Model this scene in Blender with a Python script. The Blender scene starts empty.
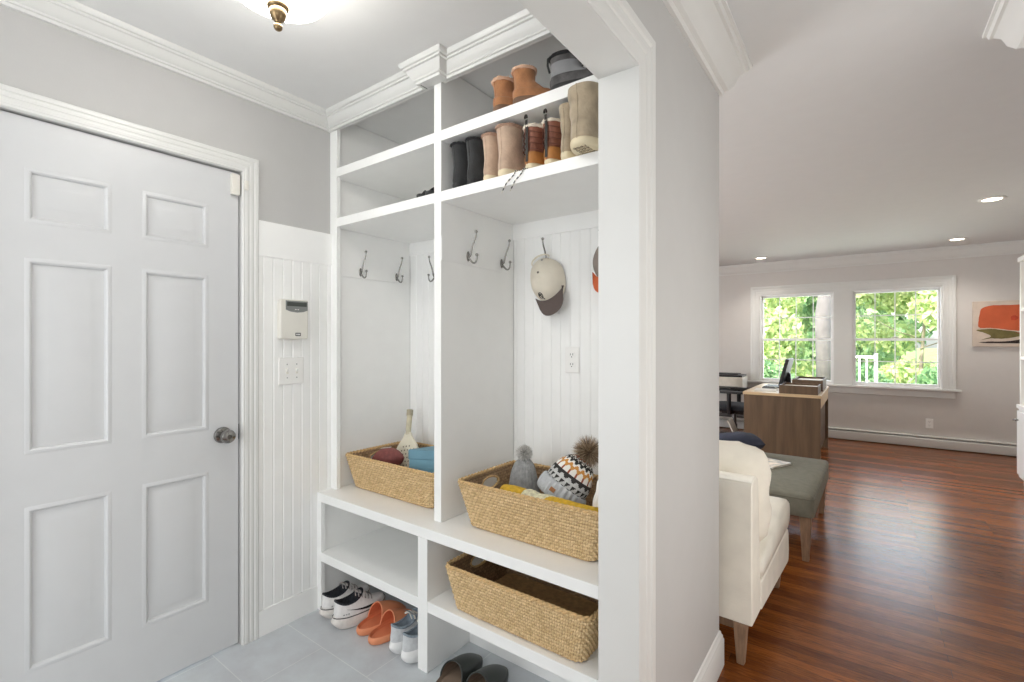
import bpy, bmesh, math, random
from math import sin, cos, pi, radians, sqrt
from mathutils import Vector, Matrix, noise
S = bpy.context.scene
COL = S.collection
rnd = random.Random(7)

# ---------------------------------------------------------------- camera, world, big lights, exposure
CAM_H = 1.307
cd = bpy.data.cameras.new('camera'); cd.sensor_width = 36.0; cd.lens = 36.0 * 478 / 1024
cd.clip_start = 0.02; cd.clip_end = 200
cam = bpy.data.objects.new('camera', cd); COL.objects.link(cam)
cam.location = (0, 0, CAM_H); cam.rotation_euler = (radians(90), 0, radians(36.45))
S.camera = cam
S.view_settings.view_transform = 'Standard'; S.view_settings.look = 'None'
S.view_settings.gamma = 1.0; S.view_settings.use_curve_mapping = False
S.view_settings.exposure = 0.30
S.cycles.max_bounces = 10; S.cycles.diffuse_bounces = 6; S.cycles.glossy_bounces = 4
S.cycles.transparent_max_bounces = 16; S.cycles.sample_clamp_indirect = 6.0
S.cycles.use_denoising = True

wd = bpy.data.worlds.new('sky'); S.world = wd; wd.use_nodes = True
wn = wd.node_tree; bg = wn.nodes['Background']
sk = wn.nodes.new('ShaderNodeTexSky'); sk.sky_type = 'NISHITA'; sk.sun_disc = False
sk.sun_elevation = radians(48); sk.sun_rotation = radians(200); sk.air_density = 1.0; sk.dust_density = 3.0
wn.links.new(sk.outputs[0], bg.inputs[0]); bg.inputs[1].default_value = 0.9

def light(name, kind, loc, energy, color=(1, 1, 1), rot=(0, 0, 0), **kw):
    d = bpy.data.lights.new(name, kind); d.energy = energy; d.color = color
    for k, v in kw.items(): setattr(d, k, v)
    o = bpy.data.objects.new(name, d); COL.objects.link(o); o.location = loc; o.rotation_euler = rot
    return o
# the sun shines from behind the house on to the garden
light('sun', 'SUN', (0, -10, 20), 7.0, (1, .95, .86), (radians(44), 0, radians(-18)), angle=radians(1.0))
# daylight of the two living-room windows
light('living_window_daylight', 'AREA', (-.25, 8.02, 1.35), 22, (.96, .98, 1), (radians(-90), 0, 0), shape='RECTANGLE', size=2.0, size_y=1.2)
# added fill lights behind the viewpoint; the walls there have no windows
light('hall_end_fill', 'AREA', (-.02, -2.55, 1.35), 4, (.97, .99, 1), (radians(90), 0, 0), shape='RECTANGLE', size=.8, size_y=1.7)
light('hall_side_fill', 'AREA', (.40, -.8, 1.35), 12, (.97, .99, 1), (radians(90), 0, radians(90)), shape='RECTANGLE', size=1.2, size_y=1.5)
light('mudroom_fill', 'AREA', (-1.35, -1.2, 1.3), 20, (.95, .98, 1), (radians(90), 0, 0), shape='RECTANGLE', size=1.3, size_y=1.7)
# added fill light just inside the windowless left-hand living room wall
light('living_left_fill', 'AREA', (-4.1, 3.2, 1.45), 120, (.96, .98, 1), (radians(90), 0, radians(-90)), shape='RECTANGLE', size=3.0, size_y=1.5)
# added fill light in a wall recess opposite the partition; no door there
light('hall_recess_fill', 'AREA', (.57, 1.5, 1.1), 9.5, (1, .975, .94), (radians(90), 0, radians(90)), shape='RECTANGLE', size=.8, size_y=1.9)
light('hall_overhead_fill', 'POINT', (0, -.4, 2.05), 3, (.98, .985, 1), shadow_soft_size=.15)  # added bare fill light near the hall ceiling, without a fitting

# ---------------------------------------------------------------- materials
def lin(c):
    c = c / 255.0
    return c / 12.92 if c <= .04045 else ((c + .055) / 1.055) ** 2.4
def rgb(r, g, b): return (lin(r), lin(g), lin(b), 1)
MATS = {}
def mat(name, col, rough=.5, metal=0, var=.04, scale=12, bump=0, bscale=None, emit=None, estr=0, sheen=0, coat=0, trans=0, stretch=None):
    if name in MATS: return MATS[name]
    m = bpy.data.materials.new(name); m.use_nodes = True; MATS[name] = m
    nt = m.node_tree; b = nt.nodes['Principled BSDF']; L = nt.links.new
    tc = nt.nodes.new('ShaderNodeTexCoord'); src = tc.outputs['Object']
    if stretch:
        mp = nt.nodes.new('ShaderNodeMapping'); mp.inputs['Scale'].default_value = stretch
        L(src, mp.inputs[0]); src = mp.outputs[0]
    nz = nt.nodes.new('ShaderNodeTexNoise'); nz.inputs['Scale'].default_value = scale; nz.inputs['Detail'].default_value = 4
    L(src, nz.inputs['Vector'])
    rp = nt.nodes.new('ShaderNodeValToRGB')
    c = rgb(*col)
    rp.color_ramp.elements[0].color = tuple(max(0, x * (1 - var * 2)) for x in c[:3]) + (1,)
    rp.color_ramp.elements[1].color = tuple(min(1, x * (1 + var * 2)) for x in c[:3]) + (1,)
    rp.color_ramp.elements[0].position = .3; rp.color_ramp.elements[1].position = .7
    L(nz.outputs[0], rp.inputs[0]); L(rp.outputs[0], b.inputs['Base Color'])
    b.inputs['Roughness'].default_value = rough; b.inputs['Metallic'].default_value = metal
    if sheen: b.inputs['Sheen Weight'].default_value = sheen
    if coat: b.inputs['Coat Weight'].default_value = coat
    if bump:
        n2 = nt.nodes.new('ShaderNodeTexNoise'); n2.inputs['Scale'].default_value = bscale or scale * 6; n2.inputs['Detail'].default_value = 3
        L(src, n2.inputs['Vector'])
        bp = nt.nodes.new('ShaderNodeBump'); bp.inputs['Strength'].default_value = bump; bp.inputs['Distance'].default_value = .01
        L(n2.outputs[0], bp.inputs['Height']); L(bp.outputs[0], b.inputs['Normal'])
    if emit:
        b.inputs['Emission Color'].default_value = rgb(*emit); b.inputs['Emission Strength'].default_value = estr
    return m

M_wall = mat('wall_paint', (190, 189, 187), .6, var=.006, bump=.02, bscale=180)
M_living = mat('living_wall_paint', (208, 204, 200), .6, var=.006, bump=.02, bscale=180)
M_ceil = mat('ceiling_paint', (228, 228, 227), .7, var=.005)
M_trim = mat('white_trim_gloss', (220, 220, 217), .32, var=.004)
M_cab = mat('white_cabinet_paint', (244, 244, 242), .36, var=.006)
M_cabin = mat('cabinet_back_paint', (236, 235, 232), .5, var=.006)
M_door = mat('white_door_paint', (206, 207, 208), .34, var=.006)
M_nickel = mat('brushed_nickel', (150, 148, 145), .2, 1, var=.05)
M_brass = mat('aged_brass', (150, 128, 96), .3, 1, var=.08)
M_ivory = mat('ivory_plastic', (228, 225, 216), .4, var=.01)
M_whiteplastic = mat('white_plastic', (240, 239, 236), .35, var=.005)
M_dark = mat('dark_plastic', (34, 34, 36), .45, var=.1)
M_black = mat('black_gap', (14, 14, 15), .7, var=.05)
M_glow = mat('opal_glass', (250, 248, 242), .25, emit=(255, 252, 246), estr=16.0)
M_disc = mat('lamp_lens', (250, 248, 242), .4, emit=(255, 240, 215), estr=9.0)

def node_mat(name):
    m = bpy.data.materials.new(name); m.use_nodes = True; MATS[name] = m
    nt = m.node_tree
    return m, nt, nt.nodes['Principled BSDF'], nt.links.new
def tile_mat():
    m, nt, b, L = node_mat('grey_porcelain_tile')
    tc = nt.nodes.new('ShaderNodeTexCoord'); mp = nt.nodes.new('ShaderNodeMapping')
    mp.inputs['Location'].default_value = (1.561 + .3 + 6, -1.159 + 9, 0)
    L(tc.outputs['Object'], mp.inputs[0])
    br = nt.nodes.new('ShaderNodeTexBrick'); L(mp.outputs[0], br.inputs[0])
    br.inputs['Scale'].default_value = 1; br.inputs['Brick Width'].default_value = .6; br.inputs['Row Height'].default_value = .3
    br.inputs['Mortar Size'].default_value = .0022; br.inputs['Mortar Smooth'].default_value = .3
    br.inputs['Color1'].default_value = rgb(200, 201, 204); br.inputs['Color2'].default_value = rgb(195, 196, 199)
    br.inputs['Mortar'].default_value = rgb(216, 216, 215)
    nz = nt.nodes.new('ShaderNodeTexNoise'); nz.inputs['Scale'].default_value = 5; nz.inputs['Detail'].default_value = 8; nz.inputs['Roughness'].default_value = .65
    L(tc.outputs['Object'], nz.inputs['Vector'])
    rp = nt.nodes.new('ShaderNodeValToRGB'); rp.color_ramp.elements[0].color = (.84, .84, .85, 1); rp.color_ramp.elements[1].color = (1.06, 1.12, 1.12, 1)
    rp.color_ramp.elements[0].position = .3; rp.color_ramp.elements[1].position = .72
    L(nz.outputs[0], rp.inputs[0])
    mx = nt.nodes.new('ShaderNodeMix'); mx.data_type = 'RGBA'; mx.blend_type = 'MULTIPLY'; mx.inputs[0].default_value = 1
    L(br.outputs[0], mx.inputs[6]); L(rp.outputs[0], mx.inputs[7]); L(mx.outputs[2], b.inputs['Base Color'])
    b.inputs['Roughness'].default_value = .42
    return m
def wood_floor_mat():
    m, nt, b, L = node_mat('red_oak_floor')
    tc = nt.nodes.new('ShaderNodeTexCoord'); mp = nt.nodes.new('ShaderNodeMapping'); mp.inputs['Location'].default_value = (20, 20, 0)
    L(tc.outputs['Object'], mp.inputs[0])
    br = nt.nodes.new('ShaderNodeTexBrick'); L(mp.outputs[0], br.inputs[0])
    br.inputs['Scale'].default_value = 1; br.inputs['Brick Width'].default_value = 1.15; br.inputs['Row Height'].default_value = .058
    br.inputs['Mortar Size'].default_value = .0008; br.inputs['Mortar Smooth'].default_value = .4; br.inputs['Bias'].default_value = 0
    br.offset = .37; br.inputs['Color1'].default_value = rgb(158, 94, 44); br.inputs['Color2'].default_value = rgb(112, 63, 28)
    br.inputs['Mortar'].default_value = rgb(48, 26, 18)
    m2 = nt.nodes.new('ShaderNodeMapping'); m2.inputs['Scale'].default_value = (3.0, 34, 1); L(tc.outputs['Object'], m2.inputs[0])
    nz = nt.nodes.new('ShaderNodeTexNoise'); nz.inputs['Scale'].default_value = 3; nz.inputs['Detail'].default_value = 7; nz.inputs['Roughness'].default_value = .7
    nz.inputs['Distortion'].default_value = 1.2
    L(m2.outputs[0], nz.inputs['Vector'])
    rp = nt.nodes.new('ShaderNodeValToRGB'); rp.color_ramp.elements[0].color = (.42, .38, .36, 1); rp.color_ramp.elements[1].color = (1.3, 1.25, 1.2, 1)
    rp.color_ramp.elements[0].position = .33; rp.color_ramp.elements[1].position = .68
    L(nz.outputs[0], rp.inputs[0])
    mx = nt.nodes.new('ShaderNodeMix'); mx.data_type = 'RGBA'; mx.blend_type = 'MULTIPLY'; mx.inputs[0].default_value = 1
    L(br.outputs[0], mx.inputs[6]); L(rp.outputs[0], mx.inputs[7]); L(mx.outputs[2], b.inputs['Base Color'])
    b.inputs['Roughness'].default_value = .25; b.inputs['Specular IOR Level'].default_value = .36
    bp = nt.nodes.new('ShaderNodeBump'); bp.inputs['Strength'].default_value = .12; bp.inputs['Distance'].default_value = .004
    L(nz.outputs[0], bp.inputs['Height']); L(bp.outputs[0], b.inputs['Normal'])
    return m
def weave_mat(name, c1, c2, gap_shade):
    m, nt, b, L = node_mat(name)
    uv = nt.nodes.new('ShaderNodeTexCoord')
    wp = nt.nodes.new('ShaderNodeTexNoise'); wp.inputs['Scale'].default_value = .9; wp.inputs['Detail'].default_value = 2; L(uv.outputs['UV'], wp.inputs['Vector'])
    va = nt.nodes.new('ShaderNodeVectorMath'); va.operation = 'MULTIPLY_ADD'; va.inputs[1].default_value = (.5, .22, 0); va.inputs[2].default_value = (-.25, -.11, 0); L(wp.outputs['Color'], va.inputs[0])
    vb = nt.nodes.new('ShaderNodeVectorMath'); vb.operation = 'ADD'; L(uv.outputs['UV'], vb.inputs[0]); L(va.outputs[0], vb.inputs[1])
    br = nt.nodes.new('ShaderNodeTexBrick'); L(vb.outputs[0], br.inputs[0])
    br.inputs['Scale'].default_value = 1; br.inputs['Brick Width'].default_value = 1; br.inputs['Row Height'].default_value = 1
    br.offset = .5; br.inputs['Mortar Size'].default_value = .10; br.inputs['Mortar Smooth'].default_value = 1.0
    br.inputs['Color1'].default_value = rgb(*c1); br.inputs['Color2'].default_value = rgb(*c2); br.inputs['Mortar'].default_value = rgb(*gap_shade)  # darker gap colour paints in the shade between strands
    nz = nt.nodes.new('ShaderNodeTexNoise'); nz.inputs['Scale'].default_value = 1.2; nz.inputs['Detail'].default_value = 5; L(uv.outputs['UV'], nz.inputs['Vector'])
    rp = nt.nodes.new('ShaderNodeValToRGB'); rp.color_ramp.elements[0].color = (.80, .77, .72, 1); rp.color_ramp.elements[1].color = (1.10, 1.10, 1.10, 1)
    rp.color_ramp.elements[0].position = .3; rp.color_ramp.elements[1].position = .65
    L(nz.outputs[0], rp.inputs[0])
    mx = nt.nodes.new('ShaderNodeMix'); mx.data_type = 'RGBA'; mx.blend_type = 'MULTIPLY'; mx.inputs[0].default_value = 1
    L(br.outputs[0], mx.inputs[6]); L(rp.outputs[0], mx.inputs[7]); L(mx.outputs[2], b.inputs['Base Color'])
    b.inputs['Roughness'].default_value = .62
    return m
def glass_mat():
    m, nt, b, L = node_mat('window_glass')
    out = nt.nodes['Material Output']
    tr = nt.nodes.new('ShaderNodeBsdfTransparent'); gl = nt.nodes.new('ShaderNodeBsdfGlossy'); gl.inputs['Roughness'].default_value = .02
    fr = nt.nodes.new('ShaderNodeFresnel'); fr.inputs[0].default_value = 1.25
    mx = nt.nodes.new('ShaderNodeMixShader'); L(fr.outputs[0], mx.inputs[0]); L(tr.outputs[0], mx.inputs[1]); L(gl.outputs[0], mx.inputs[2]); L(mx.outputs[0], out.inputs[0])
    return m
def leaf_mat(name, cols):
    m, nt, b, L = node_mat(name)
    out = nt.nodes['Material Output']
    ge = nt.nodes.new('ShaderNodeNewGeometry'); rp = nt.nodes.new('ShaderNodeValToRGB'); cr = rp.color_ramp
    while len(cr.elements) < len(cols): cr.elements.new(.5)
    for i, c in enumerate(cols):
        cr.elements[i].position = i / max(1, len(cols) - 1); cr.elements[i].color = rgb(*c)
    L(ge.outputs['Random Per Island'], rp.inputs[0])
    tl = nt.nodes.new('ShaderNodeBsdfTranslucent'); mx = nt.nodes.new('ShaderNodeMixShader'); mx.inputs[0].default_value = .4
    L(rp.outputs[0], b.inputs['Base Color']); L(rp.outputs[0], tl.inputs[0]); b.inputs['Roughness'].default_value = .5
    L(b.outputs[0], mx.inputs[1]); L(tl.outputs[0], mx.inputs[2]); L(mx.outputs[0], out.inputs[0])
    return m
M_tile = tile_mat(); M_floor = wood_floor_mat(); M_glass = glass_mat()
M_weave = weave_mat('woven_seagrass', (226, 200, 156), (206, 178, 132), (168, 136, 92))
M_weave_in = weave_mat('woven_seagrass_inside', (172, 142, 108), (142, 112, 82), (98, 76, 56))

# ---------------------------------------------------------------- mesh helpers
def V(*a): return Vector(a)
class MB:
    def __init__(s): s.v = []; s.f = []; s.mi = []; s.uv = None
    def add(s, vs, fs, mi=0):
        n = len(s.v); s.v += [tuple(p) for p in vs]
        for f in fs: s.f.append(tuple(i + n for i in f)); s.mi.append(mi)
        return s
    def box(s, x0, x1, y0, y1, z0, z1, mi=0):
        p = [(x, y, z) for z in (z0, z1) for y in (y0, y1) for x in (x0, x1)]
        return s.add(p, [(0, 2, 3, 1), (4, 5, 7, 6), (0, 1, 5, 4), (2, 6, 7, 3), (0, 4, 6, 2), (1, 3, 7, 5)], mi)
    def rings(s, rs, cap0=True, cap1=True, mi=0, closed=True):
        n = len(rs[0]); vs = [p for r in rs for p in r]; fs = []
        for i in range(len(rs) - 1):
            for k in range(n if closed else n - 1):
                a = i * n + k; b = i * n + (k + 1) % n
                fs.append((a, b, b + n, a + n))
        if cap0: fs.append(tuple(range(n - 1, -1, -1)))
        if cap1: fs.append(tuple((len(rs) - 1) * n + k for k in range(n)))
        return s.add(vs, fs, mi)
    def tube(s, path, r, n=10, mi=0, closed=False, cap=True):
        P = [Vector(p) for p in path]; m = len(P); R = r if isinstance(r, (list, tuple)) else [r] * m
        rs = []; up = None
        for i in range(m):
            if closed: t = (P[(i + 1) % m] - P[i - 1]).normalized()
            else: t = (P[min(i + 1, m - 1)] - P[max(i - 1, 0)]).normalized()
            if up is None: up = t.orthogonal().normalized()
            up = (up - t * up.dot(t));
            if up.length < 1e-6: up = t.orthogonal()
            up.normalize(); sd = t.cross(up)
            rs.append([P[i] + (up * cos(2 * pi * k / n) + sd * sin(2 * pi * k / n)) * R[i] for k in range(n)])
        if closed:
            rs.append(rs[0]); return s.rings(rs, False, False, mi)
        return s.rings(rs, cap, cap, mi)
    def cyl(s, p0, p1, r0, r1=None, n=20, mi=0): return s.tube([p0, p1], [r0, r0 if r1 is None else r1], n, mi)
    def lathe(s, prof, c=(0, 0, 0), n=32, axis='z', mi=0, sx=1, sy=1):
        rs = []
        for r, h in prof:
            ring = []
            for k in range(n):
                a = 2 * pi * k / n; x, y = r * cos(a) * sx, r * sin(a) * sy
                q = {'z': (x, y, h), 'x': (h, x, y), 'y': (x, h, y)}[axis]
                ring.append((c[0] + q[0], c[1] + q[1], c[2] + q[2]))
            rs.append(ring)
        return s.rings(rs, True, True, mi)
    def sph(s, c, r, nu=16, nv=10, mi=0):
        if not isinstance(r, (tuple, list)): r = (r, r, r)
        rs = []
        for j in range(1, nv):
            a = -pi / 2 + pi * j / nv
            rs.append([(c[0] + r[0] * cos(a) * cos(2 * pi * k / nu), c[1] + r[1] * cos(a) * sin(2 * pi * k / nu), c[2] + r[2] * sin(a)) for k in range(nu)])
        return s.rings(rs, True, True, mi)
    def prism(s, poly, fn, d0, d1, mi=0):      # 2-D outline pushed between depths d0 and d1; fn(u, v, d) -> point
        return s.rings([[fn(u, v, d0) for u, v in poly], [fn(u, v, d1) for u, v in poly]], True, True, mi)
    def sweep(s, path, prof, N, mi=0):         # mitred sweep in the plane with normal N; profile (sideways, along N)
        P = [Vector(p) for p in path]; N = Vector(N); m = len(P); rs = []
        for i in range(m):
            ts = []
            if i > 0: ts.append((P[i] - P[i - 1]).normalized())
            if i < m - 1: ts.append((P[i + 1] - P[i]).normalized())
            sd = [t.cross(N) for t in ts]
            mv = sd[0] if len(sd) == 1 else (sd[0] + sd[1]) / (1 + sd[0].dot(sd[1]))
            rs.append([P[i] + mv * a + N * b for a, b in prof])
        return s.rings(rs, True, True, mi)
    def grid(s, fn, nu, nv, mi=0, closed_u=False):
        vs = [fn(i, j) for j in range(nv) for i in range(nu)]; fs = []
        for j in range(nv - 1):
            for i in range(nu if closed_u else nu - 1):
                a = j * nu + i; b = j * nu + (i + 1) % nu
                fs.append((a, b, b + nu, a + nu))
        return s.add(vs, fs, mi)
    def build(s, name, mats, parent=None, bevel=0, seg=2, sharp=38, subsurf=0, label=None, recalc=True):
        me = bpy.data.meshes.new(name)
        off = Vector((0, 0, 0))
        if parent is not None and parent.get('_w') is not None: off = Vector(parent['_w'])
        me.from_pydata([tuple(Vector(p) - off) for p in s.v], [], s.f)
        for m in (mats if isinstance(mats, (list, tuple)) else [mats]): me.materials.append(m)
        me.polygons.foreach_set('material_index', s.mi)
        if s.uv:
            ul = me.uv_layers.new(name='UVMap')
            for li, l in enumerate(me.loops): ul.data[li].uv = s.uv[li]
        if recalc:
            bm = bmesh.new(); bm.from_mesh(me); bmesh.ops.recalc_face_normals(bm, faces=bm.faces); bm.to_mesh(me); bm.free()
        me.polygons.foreach_set('use_smooth', [True] * len(me.polygons))
        me.set_sharp_from_angle(angle=radians(sharp)); me.update()
        o = bpy.data.objects.new(name, me); COL.objects.link(o)
        if parent is not None:
            o.parent = parent
            if parent.get('_w') is not None: o['_w'] = tuple(parent['_w'])
        if bevel:
            b = o.modifiers.new('bevel', 'BEVEL'); b.width = bevel; b.segments = seg; b.limit_method = 'ANGLE'; b.angle_limit = radians(40)
            b.harden_normals = True
        if subsurf:
            q = o.modifiers.new('sub', 'SUBSURF'); q.levels = subsurf; q.render_levels = subsurf
        if label: o['label'] = label
        return o
def tag(o, label, cat, group=None, kind=None):
    o['label'] = label; o['category'] = cat
    if group: o['group'] = group
    if kind: o['kind'] = kind
    return o
def thing(name, label, cat, loc=(0, 0, 0), rot=(0, 0, 0), group=None, world=False):
    o = bpy.data.objects.new(name, None); COL.objects.link(o); o.empty_display_size = .05
    o.location = loc; o.rotation_euler = rot
    if world: o['_w'] = tuple(loc)             # parts are given in room coordinates
    return tag(o, label, cat, group)
def struct(o, label=None, cat=None):
    o['kind'] = 'structure'
    if label: o['label'] = label
    if cat: o['category'] = cat
    return o
def dup(o, loc=None, rot=None, label=None, scale=None, parent=None):
    c = o.copy(); COL.objects.link(c)
    if parent is not None: c.parent = parent
    if loc is not None: c.location = loc
    if rot is not None: c.rotation_euler = rot
    if scale is not None: c.scale = scale
    if label: c['label'] = label
    for ch in [x for x in bpy.data.objects if x.parent == o]: dup(ch, parent=c)
    return c
def rrect(w, d, r, n=5):                       # rounded rectangle outline
    pts = []
    for cx, cy, a0 in ((w / 2 - r, d / 2 - r, 0), (-w / 2 + r, d / 2 - r, 90), (-w / 2 + r, -d / 2 + r, 180), (w / 2 - r, -d / 2 + r, 270)):
        for k in range(n + 1):
            a = radians(a0 + 90 * k / n); pts.append((cx + r * cos(a), cy + r * sin(a)))
    return pts

# ---------------------------------------------------------------- room shell
CE = 2.43                                      # ceiling height
XL = -2.162                                    # face of the wall with the door
XP, XPI = -.473, -.560                         # hall face and mudroom face of the partition
YC, YB, YE = 1.388, 1.90, 2.045                # cabinet face, cabinet back, end of the partition
YF = 7.75; XR = 1.62; XLL = -4.2; XH, YH = .452, 2.34
OPY = 1.147; OPZ = 2.0; OPN = -.8              # opening in the partition
def S_(mb, name, m, label, cat, **k): return struct(mb.build(name, m, **k), label, cat)
S_(MB().box(XPI - .0, XR + .1, -2.6, YF + .1, -.08, 0).box(XLL - .1, XPI, YB, YF + .1, -.08, 0), 'floor', M_floor, 'red brown oak strip floor of the hall and living room', 'floor')
S_(MB().box(XL - .1, XPI, -1.3, YB, -.08, 0), 'floor_tiles', M_tile, 'grey porcelain tile floor of the mudroom', 'floor')
S_(MB().box(XL - .1, XPI, -1.3, YB, CE, CE + .15), 'ceiling', M_ceil, 'white mudroom ceiling', 'ceiling')
mb = MB().box(XPI, XR + .1, -2.6, YF + .1, CE, CE + .15).box(XLL - .1, XPI, YB, YF + .1, CE, CE + .15)
S_(mb, 'ceiling_living', mat('living_ceiling_paint', (220, 221, 221), .7, var=.005), 'white ceiling of the hall and living room', 'ceiling')
DY0, DY1, DZ = .182, .962, 2.034               # door opening
mb = MB().box(XL - .12, XL, -1.3, DY0, 0, CE).box(XL - .12, XL, DY1, YB + .1, 0, CE).box(XL - .12, XL, DY0, DY1, DZ, CE)
S_(mb, 'wall_left', M_wall, 'pale grey wall above and beside the panelled door', 'wall')
mb = MB().box(XPI, XP, OPY, YE, 0, CE).box(XPI, XP, OPN, OPY, OPZ, CE).box(XPI, XP, -2.6, OPN, 0, CE)
mb.box(XLL, XPI, YB, YE, 0, CE)
S_(mb, 'wall_partition', M_wall, 'pale grey end wall between mudroom and living room', 'wall')
WX = ((-1.235, -.336), (-.139, .755)); WZ = (.722, 1.975)
mb = MB().box(XLL, WX[0][0], YF, YF + .16, 0, CE).box(WX[1][1], XR + .1, YF, YF + .16, 0, CE)
mb.box(WX[0][1], WX[1][0], YF, YF + .16, WZ[0], WZ[1]).box(WX[0][0], WX[1][1], YF, YF + .16, 0, WZ[0]).box(WX[0][0], WX[1][1], YF, YF + .16, WZ[1], CE)
S_(mb, 'wall_far', M_living, 'grey living room wall with the double window', 'wall')
S_(MB().box(XR, XR + .1, YH, YF, 0, CE), 'wall_right', M_living, 'living room wall behind the bookcase', 'wall')
S_(MB().box(XLL - .1, XLL, YB, YF, 0, CE), 'wall_living_left', M_living, 'living room wall', 'wall')
S_(MB().box(XH, XH + .1, -2.6, .95, 0, CE).box(XH, XH + .1, 1.95, YH, 0, CE).box(XH, XH + .1, .95, 1.95, 2.08, CE).box(XH + .16, XH + .2, .9, 2.0, 0, 2.2).box(XH + .1, XR, YH - .1, YH, 0, CE), 'wall_hall', M_wall, 'hall wall', 'wall')  # opening and its back panel are added to hold the fill light
# walls behind the viewpoint
mb = MB().box(XP, XH, -2.7, -2.6, 0, CE)
S_(mb, 'wall_hall_end', M_wall, 'hall end wall', 'wall')
mb = MB().box(XL, XPI, -1.4, -1.3, 0, CE)
S_(mb, 'wall_back', M_wall, 'mudroom back wall', 'wall')

CROWN = [(0, -.135), (.012, -.135), (.016, -.118), (.03, -.112), (.05, -.085), (.062, -.05), (.08, -.03), (.09, -.028), (.095, -.012), (.105, -.01), (.105, 0), (0, 0)]
CROWN_S = [(0, -.078), (.012, -.078), (.013, -.068), (.019, -.066), (.019, -.059), (.026, -.054), (.035, -.042), (.042, -.029), (.049, -.027), (.049, -.019), (.056, -.017), (.061, -.010), (.063, 0), (0, 0)]
path = [(XP, -2.6, CE), (XP, YE, CE), (XLL, YE, CE), (XLL, YF, CE), (XR, YF, CE), (XR, YH, CE), (XH, YH, CE), (XH, -2.6, CE)]
S_(MB().sweep(path, CROWN, (0, 0, 1)), 'trim_1', M_trim, 'white crown moulding round hall and living room', 'crown moulding', sharp=30)
S_(MB().sweep([(XL, -1.3, CE), (XL, YC - .003, CE)], CROWN_S, (0, 0, 1)), 'trim_2', M_trim, 'white crown moulding above the panelled door', 'crown moulding', sharp=30)
BASE = [(0, 0), (.016, 0), (.016, .105), (.012, .112), (.012, .120), (.007, .128), (.005, .138), (0, .142)]
S_(MB().sweep([(XP, 1.262, 0), (XP, YE, 0), (-2.6, YE, 0)], BASE, (0, 0, 1)), 'baseboard_partition', M_trim, 'white baseboard round the end of the partition wall', 'baseboard', sharp=30)
S_(MB().sweep([(XR, YF - .1, 0), (XR, YH, 0), (XH, YH, 0), (XH, 1.97, 0)], BASE, (0, 0, 1)), 'baseboard_right', M_trim, 'white baseboard of the hall', 'baseboard')
# opening: jamb lining and fluted casing
mb = MB().box(XPI + .001, XP + .003, OPY - .012, OPY + .001, 0, OPZ).box(XPI + .001, XP + .003, OPN, OPY, OPZ - .012, OPZ + .001)
S_(mb, 'trim_3', M_trim, 'white jamb and head lining of the cased opening', 'jamb', bevel=.001)
def fluted(w, t, e=0):
    pr = [(0, 0), (0, t * (.95 if e else .55)), (w * .06, t * (.95 if e else .8)), (w * .12, t * .78), (w * .16, t * .78), (w * .2, t * .86), (w * .34, t * .9), (w * .38, t * .8), (w * .46, t * .8),
          (w * .5, t * .9), (w * .62, t * .92), (w * .66, t * .84), (w * .72, t * .84), (w * .77, t), (w * .94, t), (w, t * .85), (w, 0)]
    return pr
S_(MB().sweep([(XP + .0005, OPY - .0121, 0), (XP + .0005, OPY - .0121, OPZ - .0121), (XP + .0005, OPN, OPZ - .0121)], fluted(.118, .026, 1), (1, 0, 0)), 'trim_4', M_trim, 'white fluted casing round the cased opening', 'casing', sharp=25)
# door casing, wainscot, skirting
S_(MB().sweep([(XL, DY1, 0), (XL, DY1, DZ), (XL, DY0, DZ), (XL, DY0, 0)], fluted(.068, .02), (1, 0, 0)), 'trim_5', M_trim, 'white casing round the panelled door', 'casing', sharp=25)
def beadboard(mb, a0, a1, z0, z1, fn, pitch=.04, dep=.003, th=.012):
    pr = []; n = int((a1 - a0) / pitch); off = (a1 - a0 - n * pitch) / 2
    xs = [a0] + [a0 + off + i * pitch for i in range(n + 1)] + [a1]
    pr.append((a0, th))
    for i in range(n + 1):
        c = a0 + off + i * pitch
        if c - .004 > a0 and c + .004 < a1:
            pr += [(c - .004, th), (c - .0015, th - dep), (c + .0015, th - dep), (c + .004, th)]
    pr += [(a1, th), (a1, 0), (a0, 0)]
    mb.rings([[fn(a, d, z0) for a, d in pr], [fn(a, d, z1) for a, d in pr]])
mb = MB(); beadboard(mb, 1.03, 1.388, .115, 1.684, lambda a, d, z: (XL + d, a, z), pitch=.045)
mb.box(XL, XL + .017, 1.03, 1.388, 1.684, 1.84); mb.box(XL, XL + .017, 1.03, 1.314, 0, .115)
S_(mb, 'trim_6', M_cab, 'white beadboard wainscot between door casing and storage unit', 'wainscot', sharp=20)

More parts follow.
